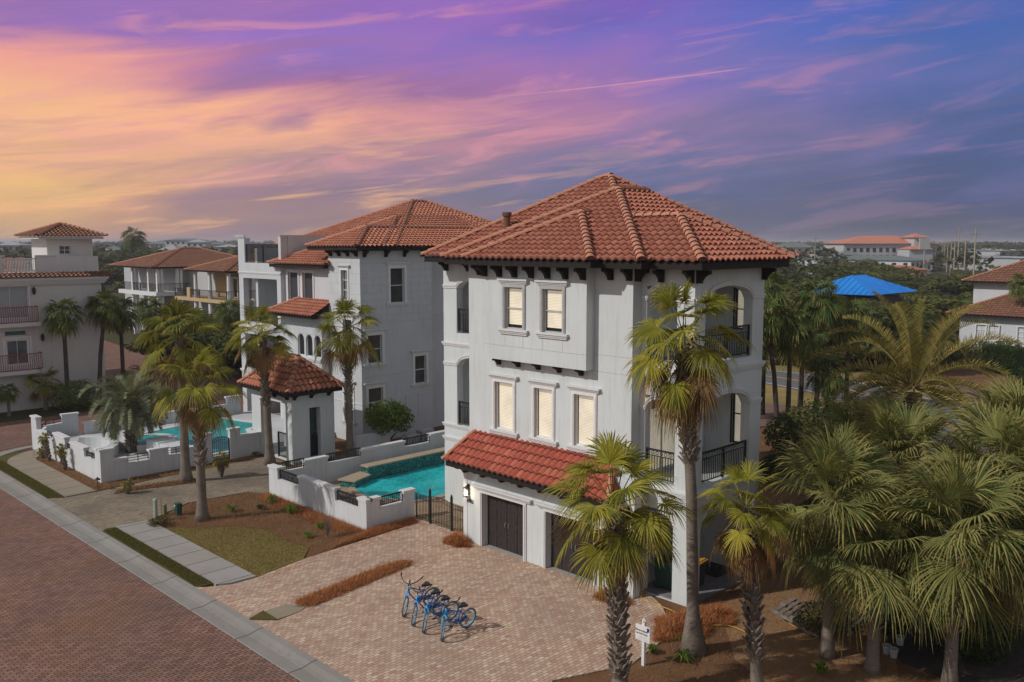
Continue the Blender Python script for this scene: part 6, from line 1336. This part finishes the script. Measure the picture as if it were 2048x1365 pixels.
# ============================================================ right-hand houses and the far background
G1 = far_house('villa', (115, 33, 0), 'white house with brown tile roofs in two tiers at the right edge', [(106.8, 124, 26.0, 35.8, 0, 3.9), (115, 132, 24, 37.2, 0, 7.3)], [((105.8, 123, 22, 37.0), 4.05, .42), ((114, 134, 20, 38.3), 7.4, .45)], 'stucco_neighbour',
    'clay_tile_brown', [('x', 106.8, 33.0, 34.0, 1.1, 2.9), ('x', 106.8, 31.7, 32.7, 1.1, 2.9), ('x', 106.8, 28.8, 29.8, 1.3, 2.9)], .42)
p = at(1752, 575, 3.5)
B1 = far_house('blue_house', (142, 62, 0), 'house with bright blue standing seam metal roof among the trees', [(140.5, 154, 61.5, 74, 0, 3.1)], [], 'frame_dark')
def seam_roof(mb, x0, x1, y0, y1, z, p_, st=.55):
    w_ = x1 - x0; d = y1 - y0; r = min(w_, d) / 2; zt = z + r * p_
    A = [V((x0, y0, z)), V((x1, y0, z)), V((x1, y1, z)), V((x0, y1, z))]; R0, R1 = (V((x0 + r, y0 + r, zt)), V((x1 - r, y0 + r, zt))) if w_ >= d else (V((x0 + r, y0 + r, zt)), V((x0 + r, y1 - r, zt)))
    if w_ >= d: F = [(A[0], A[1], R1, R0), (A[1], A[2], R1), (A[2], A[3], R0, R1), (A[3], A[0], R0)]
    else: F = [(A[0], A[1], R0), (A[1], A[2], R1, R0), (A[2], A[3], R1), (A[3], A[0], R0, R1)]
    for f in F: mb.poly(f)
    for (a, b, nx, ny, L) in ((A[3], A[0], 1, 0, d), (A[0], A[1], 0, 1, w_)):
        e = (b - a).normalized(); n = V((nx, ny, 0)); k = st
        while k < L: s = min(k, L - k, r); q = a + e * k; t = q + n * s + V((0, 0, s * p_)); m = (q + t) / 2 + V((0, 0, .04)); mb.obox(m, (t - q) / 2, e * .035, V((0, 0, .05))); k += st
mb = MB(); seam_roof(mb, 139.0, 157.5, 59.8, 73.0, 3.7, .42, 1.0); rb = mb.build('roof', M['blue_metal'], B1); mb = MB(); [mb.box(x, x + .7, y, y + .5, 4.6, 5.15) for (x, y) in ((143, 68), (149, 63))]; mb.build('skylight', M['white_paint'], rb)
def low_house(name, px, py, z, w_, d, label, roofm, p_=.35, wm='stucco_neighbour', hz=None, cat='house', dist=None):
    """house whose near eave corner stands under photo pixel px at wall height z"""
    q = at(px, py, z); r = empty(name, (q.x, q.y, 0), label, cat); mb = MB(); mb.box(q.x, q.x + w_, q.y, q.y + d, -1, z); mb.build('wall', M[wm], r); mb = MB(); seam_roof(mb, q.x - .6, q.x + w_ + .6, q.y - .6, q.y + d + .6, z, p_, 2.0); mb.build('roof', M[roofm], r)
    for k in range(int(d / 4) if cat == 'house' else 0): mb = MB(); mb.box(q.x - .08, q.x - .01, q.y + 1.2 + k * 4, q.y + 2.6 + k * 4, z - 2.3, z - .8); mb.build('window', M['glass_dark'], r)
    for k in range(int(w_ / 4) if cat == 'house' else 0): mb = MB(); mb.box(q.x + 1.2 + k * 4, q.x + 2.6 + k * 4, q.y - .08, q.y - .01, z - 2.3, z - .8); mb.build('window', M['glass_dark'], r)
    return r
low_house('bungalow', 1610, 514, 5.5, 14, 12, 'far house with orange tile roof just right of the big roof corner', 'clay_tile', .35)
low_house('bungalow', 1822, 522, 5.5, 14, 40, 'far building with grey green metal roof below the hotel', 'grey_roof', .22)
low_house('bungalow', 1838, 527, 4.2, 12, 9, 'small far house with red roof in front of the grey green one', 'clay_tile_red', .35)
low_house('bungalow', 1830, 541, 3.2, 10, 16, 'tan walled low house below the small red roof', 'clay_tile_dull', .25, 'stucco_tan')
low_house('warehouse', 2000, 502, 7.5, 60, 90, 'long pale flat warehouse beyond the utility poles', 'light_roof', .04, 'stucco_grey', cat='building'); low_house('warehouse', 2040, 517, 5, 30, 40, 'pale low shed at the right edge in front of the warehouse', 'light_roof', .05, 'stucco_grey', cat='building')
# hotel
hq = at(1868, 497, 6.0); hx, hy = 330, 178
H4 = empty('hotel', (hx, hy, 0), 'long hotel with orange tile roof and square tower on the horizon', 'building')
A = V((330, 268, 0)); 
q0 = at(1680, 480, 0); dirL = (FW.x, FW.y)
D4 = 400.0
def hp(px, dd=D4):  # spot at distance dd under photo column px
    t = math.atan((px - 1024) / FPX); a = HEAD - t; return V((dd * cos(a) / cos(t), dd * sin(a) / cos(t), 0))
def block(mb, a, b, dep, z0, z1):
    d = (b - a).normalized(); n = V((-d.y, d.x, 0)); n = n if n.dot(a) > 0 else -n; P = [a, b, b + n * dep, a + n * dep]; mb.prism([(p.x, p.y) for p in P], z0, z1)
def hroof(mb, a, b, dep, z, h, over=1.0):
    d = (b - a).normalized(); n = V((-d.y, d.x, 0)); n = n if n.dot(a) > 0 else -n; P = [a - d * over - n * over, b + d * over - n * over, b + d * over + n * (dep + over), a - d * over + n * (dep + over)]; P = [p + V((0, 0, z)) for p in P]; r = min((b - a).length, dep) / 2 + over
    L_ = (b - a).length
    if L_ > dep: R0 = a + d * (dep / 2) + n * (dep / 2) + V((0, 0, z + h)); R1 = b - d * (dep / 2) + n * (dep / 2) + V((0, 0, z + h)); mb.poly([P[0], P[1], R1, R0]); mb.poly([P[1], P[2], R1]); mb.poly([P[2], P[3], R0, R1]); mb.poly([P[3], P[0], R0])
    else: R0 = a + d * (L_ / 2) + n * (dep / 2) + V((0, 0, z + h)); [mb.tri(P[k], P[(k + 1) % 4], R0) for k in range(4)]
a = hp(1684); b = hp(1868); w = MB(); block(w, a, b, 26, 0, 11.4); c = hp(1820, 392); d = hp(1850, 392); block(w, hp(1824, 396), hp(1850, 396), 12, 0, 14.0); block(w, hp(1815, 385), hp(1862, 385), 12, 0, 9.0); w.build('wall', M['stucco_grey'], H4)
rf = MB(); hroof(rf, a, b, 26, 11.4, 3.6); hroof(rf, hp(1824, 396), hp(1850, 396), 12, 14.2, 1.8); hroof(rf, hp(1818, 385), hp(1860, 385), 12, 9.0, 1.8); rf.build('roof', M['clay_tile'], H4)
wn = MB(); dd = (b - a).normalized(); nn = V((dd.y, -dd.x, 0)); nn = nn if nn.dot(a) < 0 else -nn
for k in range(14):
    for z in (2.5, 5.5, 8.6): wn = MB(); q = a + dd * (2 + k * 2.9) + nn * .05; wn.obox(q + V((0, 0, z)), dd * .7, nn * .06, V((0, 0, .9))); wn.build('window', M['glass_dark'], H4)
bb_ = empty('billboard', hp(1845, 300), 'dark billboard seen in front of the hotel tower', 'billboard'); mb = MB(); block(mb, hp(1835, 300), hp(1856, 300), .6, 9.6, 13.4); mb.build('panel', M['frame_grey'], bb_); mb = MB(); q = hp(1845, 300.3); mb.tube([(q.x, q.y, 0), (q.x, q.y, 9.6)], .25, 8); mb.build('pole', M['steel'], bb_)
for k, (px, dd_, zt) in enumerate(((1945, 200, 15.0), (1926, 245, 13.5), (1912, 270, 16.5), (1905, 300, 13.5), (1898, 330, 13.2), (1891, 360, 13), (1885, 395, 13), (1881, 430, 12.8), (1877, 465, 12.6), (1627, 330, 14.5))):
    q = hp(px, dd_); r = empty('utility_pole', q, 'pale utility pole, number %s from the right in the line over the trees' % ('one two three four five six seven eight nine'.split()[k]) if k < 9 else 'lone pale utility pole left of the hotel', 'utility pole', 'utility poles along the far road'); mb = MB(); mb.tube([(q.x, q.y, 0), (q.x, q.y, zt)], [.22, .14], 6); mb.build('pole', M['pole_wood'], r); mb = MB(); mb.obox((q.x, q.y, zt - 1.2), RT * 1.2, FW * .08, V((0, 0, .08))); mb.build('crossarm', M['pole_wood'], r)
# left horizon
for k, (px, dd_, w_, z, lab, m) in enumerate([(372, 520, 22, 13.0, 'white apartment block on the left horizon', 'stucco_neighbour'), (395, 470, 10, 12.0, 'smaller white block right of the horizon apartments', 'stucco_neighbour'), (325, 560, 14, 11.0, 'low pale building left of the horizon apartments', 'stucco_grey'), (455, 420, 12, 9.8, 'pale gabled house on the left horizon near the roof deck', 'stucco_grey'), (222, 330, 8, 9.0, 'grey house with blue grey roof right of the rooftop tower', 'stucco_grey'), (340, 360, 7, 9.0, 'small white roofed house above the left villa ridge', 'stucco_neighbour'), (430, 500, 12, 10.8, 'long pale roof on the horizon left of the roof deck', 'stucco_neighbour'), (20, 420, 12, 10.6, 'tower blocks at the far left horizon', 'stucco_grey'), (1590, 420, 18, 9.6, 'pale low building on the horizon right of the big roof', 'stucco_grey'), (1650, 400, 8, 8.6, 'small pale house left of the hotel', 'stucco_neighbour'), (1700, 340, 7, 7.2, 'small white house in front of the hotel wing', 'stucco_neighbour')]):
    a = hp(px, dd_); a = a - RT * w_ / 2; b = a + RT * w_; r = empty('distant_building', a, lab, 'building'); mb = MB(); block(mb, a, b, 10, 0, z); mb.build('wall', M[m], r); mb = MB(); hroof(mb, a, b, 10, z, 1.2 + (k % 3) * .5, .6); mb.build('roof', M['light_roof' if k % 2 else 'grey_roof'], r)
    mb = MB(); n_ = (b - a).normalized(); f_ = V((n_.y, -n_.x, 0)); f_ = f_ if f_.dot(a) < 0 else -f_
    for j in range(int(w_ / 3)): mb = MB(); mb.obox(a + n_ * (1.5 + j * 3) + f_ * .04 + V((0, 0, z - 1.4)), n_ * .6, f_ * .05, V((0, 0, .6))); mb.build('window', M['glass_dark'], r)
# trees in the middle distance, each its own
rnd = random.Random(77); tn = 0; spots = []
def clear(x, y):
    if 104 < x < 130 and 20 < y < 42: return False
    if 135 < x < 158 and 52 < y < 74: return False
    if 60 < x < 79 and y < 70 and abs(x - (72 if y > 36 else 53 + (y - 14) * .85)) < 9: return False
    return True
side = ['bushy dark oak', 'rounded scrub oak', 'low olive scrub tree', 'spreading dark tree', 'brownish wind-shaped tree', 'dense green tree']
def plant(px, dd_, h, w_, crown, z=0):
    global tn
    t = math.atan((px - 1024) / FPX); a = HEAD - t; x = dd_ * cos(a) / cos(t); y = dd_ * sin(a) / cos(t)
    if not clear(x, y): return
    for (a_, b_) in spots:
        if (a_ - x) ** 2 + (b_ - y) ** 2 < (w_ * .5) ** 2: return
    spots.append((x, y)); side_ = 'right' if px > 1024 else 'left'
    kind_ = 'dark scrub oak' if crown in OAK else ('green scrub tree', 'olive scrub tree', 'brownish scrub tree', 'green scrub tree')[SCR.index(crown)]
    if px > 1024:
        c_ = 0 if px < 1600 else 1 if px < 1660 else 2 if px < 1760 else 3 if px < 1850 else 4 if px < 1935 else 5
        where = [('just right of the big house, nearest the road', 'a little beyond the roadside sabals by the big house', 'far back, above the sabals beside the big house'),
                 ('between the roadside sabals and the blue roof, near side', 'level with the left end of the blue roof', 'behind the left end of the blue roof, towards the horizon'),
                 ('in front of the left half of the blue roof', 'close beside the left half of the blue roof', 'behind the blue roof, below the hotel'),
                 ('in front of the right half of the blue roof', 'just right of the blue roof', 'behind the blue roof, below the billboard'),
                 ('between the large feather palm and the right-hand house', 'between the blue roof and the right-hand house', 'below the row of utility poles'),
                 ('close behind the right-hand house', 'above the roof of the right-hand house', 'far back at the right, in front of the pale warehouse')][c_][0 if dd_ < 112 else 1 if dd_ < 165 else 2]
    else:
        where = ('between tower house and the two villas' if px < 300 else 'among the palms in front of the two villas' if dd_ < 110 else 'behind the roofs of the two villas') + (', farther one' if dd_ > 220 else '')
    lab = kind_ + ' ' + where
    broad_tree(x, y, h, w_, lab, crown, group=lab + 's' if False else 'scrub trees ' + where, rz=rnd.uniform(0, 6.28)); tn += 1
def gnd(py): return (12 * FPX) / (py - 485)
for k in range(420):
    px = rnd.uniform(1545, 2060); dd_ = 80 * (260 / 80) ** rnd.random(); h = rnd.uniform(2.8, 7.0) * (1 if dd_ < 150 else 1.15)
    if px > 1860 and dd_ < 118: continue
    if 1640 < px < 1850 and 90 < dd_ < 152: h = min(h, rnd.uniform(2.8, 4.0))
    if dd_ > 140 and (1790 < px < 1905 or 1570 < px < 1650 or px > 1925): h = min(h, rnd.uniform(2.6, 3.6))
    plant(px, dd_, h, h * rnd.uniform(.75, 1.1), rnd.choice(OAK + SCR))
for k in range(40):
    px = rnd.uniform(190, 480); dd_ = rnd.uniform(150, 300); h = rnd.uniform(4, 8); plant(px, dd_, h, h * 1.0, rnd.choice(OAK + SCR))
for k in range(16):
    px = rnd.uniform(300, 500); dd_ = rnd.uniform(78, 100); h = rnd.uniform(3, 5.0); plant(px, dd_, h, h * .9, rnd.choice(OAK + SCR))
for k in range(14):
    px = rnd.uniform(1545, 1680); dd_ = rnd.uniform(80, 92); h = rnd.uniform(2.5, 4.5); plant(px, dd_, h, h * .9, rnd.choice(SCR))
# clipped hedge and planting at the right
for k, (px0, py0, px1, py1, h, t_, lab) in enumerate([(1960, 742, 2030, 752, 2.3, 2.0, 'tall dark clipped hedge left of two above the path'), (2034, 783, 2100, 815, 1.9, 1.8, 'lower dark clipped hedge cut by the right picture edge')]):
    a = at(px0, py0); b = at(px1, py1); d = (b - a).normalized(); n = V((-d.y, d.x, 0)); n = n if n.dot(a) > 0 else -n; mb = MB(); r = empty('hedge', a, lab, 'hedge'); rn = random.Random(k); L_ = (b - a).length; core = MB(); P = [a + n * .2, b + n * .2, b + n * t_, a + n * t_]; core.prism([(p.x, p.y) for p in P], 0, h * .9); core.build('branches', M['hedge_green'], r)
    for j in range(5000): u = rn.random() * L_; v = rn.random() * t_; z = rn.random() * h; (z, v) = (h * rn.uniform(.92, 1.06), v) if rn.random() < .4 else (z, rn.uniform(0, .2)); p = a + d * u + n * v + V((0, 0, z)); mb.cu = (rn.random() * 90, rn.random() * 90); s = rn.uniform(.06, .13); x_ = V((rn.uniform(-1, 1), rn.uniform(-1, 1), rn.uniform(-1, 1))).normalized(); y_ = x_.cross(V((rn.uniform(-1, 1), rn.uniform(-1, 1), 1))).normalized(); mb.quad(p - x_ * s, p - y_ * s * .5, p + x_ * s, p + y_ * s * .5)
    mb.build('foliage', M['hedge_green'], r)
for k in range(9):
    px = 1900 + k * 17; p = at(px, 712 + (k % 3) * 8); bush(p.x, p.y, 0, 1.6, rnd.uniform(1.4, 2.2), 'loose green shrub number %s along the hedge top, counted from the left' % 'one two three four five six seven eight nine'.split()[k], 'scrub_green', 500, .16, seed=60 + k, group='shrubs above the hedge')
# far-off woods to the horizon: uncountable, one object
rn = random.Random(5); mb = MB()
def clump(x, y, r, h, n, s):
    z0 = gz(x, y)
    for j in range(n):
        a = rn.uniform(0, 6.28); e = rn.random() ** .7; q = V((x + r * e * cos(a), y + r * e * sin(a), z0 + h * sqrt(max(0, 1 - e * e)) * rn.uniform(.75, 1.1))); mb.cu = (rn.random() * 90, rn.random() * 90)
        u = V((rn.uniform(-1, 1), rn.uniform(-1, 1), rn.uniform(-.6, .6))).normalized() * s; v = u.cross(V((rn.uniform(-.5, .5), rn.uniform(-.5, .5), 1))).normalized() * s * .8; mb.quad(q - u, q - v, q + u, q + v)
for k in range(4300):
    px = rn.uniform(560, 1500) if k >= 3400 else rn.uniform(-60, 560) if rn.random() < .42 else rn.uniform(1500, 2110); dd_ = (110 if k >= 3400 else 240) * (1700 / 240) ** (rn.random() ** .8); q = hp(px, dd_)
    if 240 < dd_ < 425 and 1670 < px < 1880: continue
    if dd_ < 400 and (1780 < px < 1905 or 1565 < px < 1650): continue
    if dd_ < 480 and px > 1925: continue
    if dd_ < 330 and px > 1880: 
        if rn.random() < .5: continue
    h = rn.uniform(4.5, 8.5) * (1 + dd_ / 2600); clump(q.x, q.y, h * rn.uniform(.9, 1.6), h, 42, h * .13 + dd_ * .0006)
o = mb.build('distant_woods', M['far_green']); o['kind'] = 'stuff'
hz = MB(); hz.box(-1200, 8200, -1200, 8200, -5.5, 24); ho = hz.build('haze', M['stucco_white']); ho['kind'] = 'stuff'
hm = bpy.data.materials.new('haze_air'); hm.use_nodes = True; hn = NT(hm.node_tree); hn.n.remove(hn.n['Principled BSDF']); pv = hn.new('ShaderNodeVolumePrincipled'); pv.inputs['Color'].default_value = (.86, .86, .92, 1); pv.inputs['Density'].default_value = .00034; pv.inputs['Anisotropy'].default_value = .2
hn.l.new(pv.outputs[0], hn.n['Material Output'].inputs['Volume']); ho.data.materials.clear(); ho.data.materials.append(hm)
S.cycles.max_bounces = 6; S.cycles.transparent_max_bounces = 8
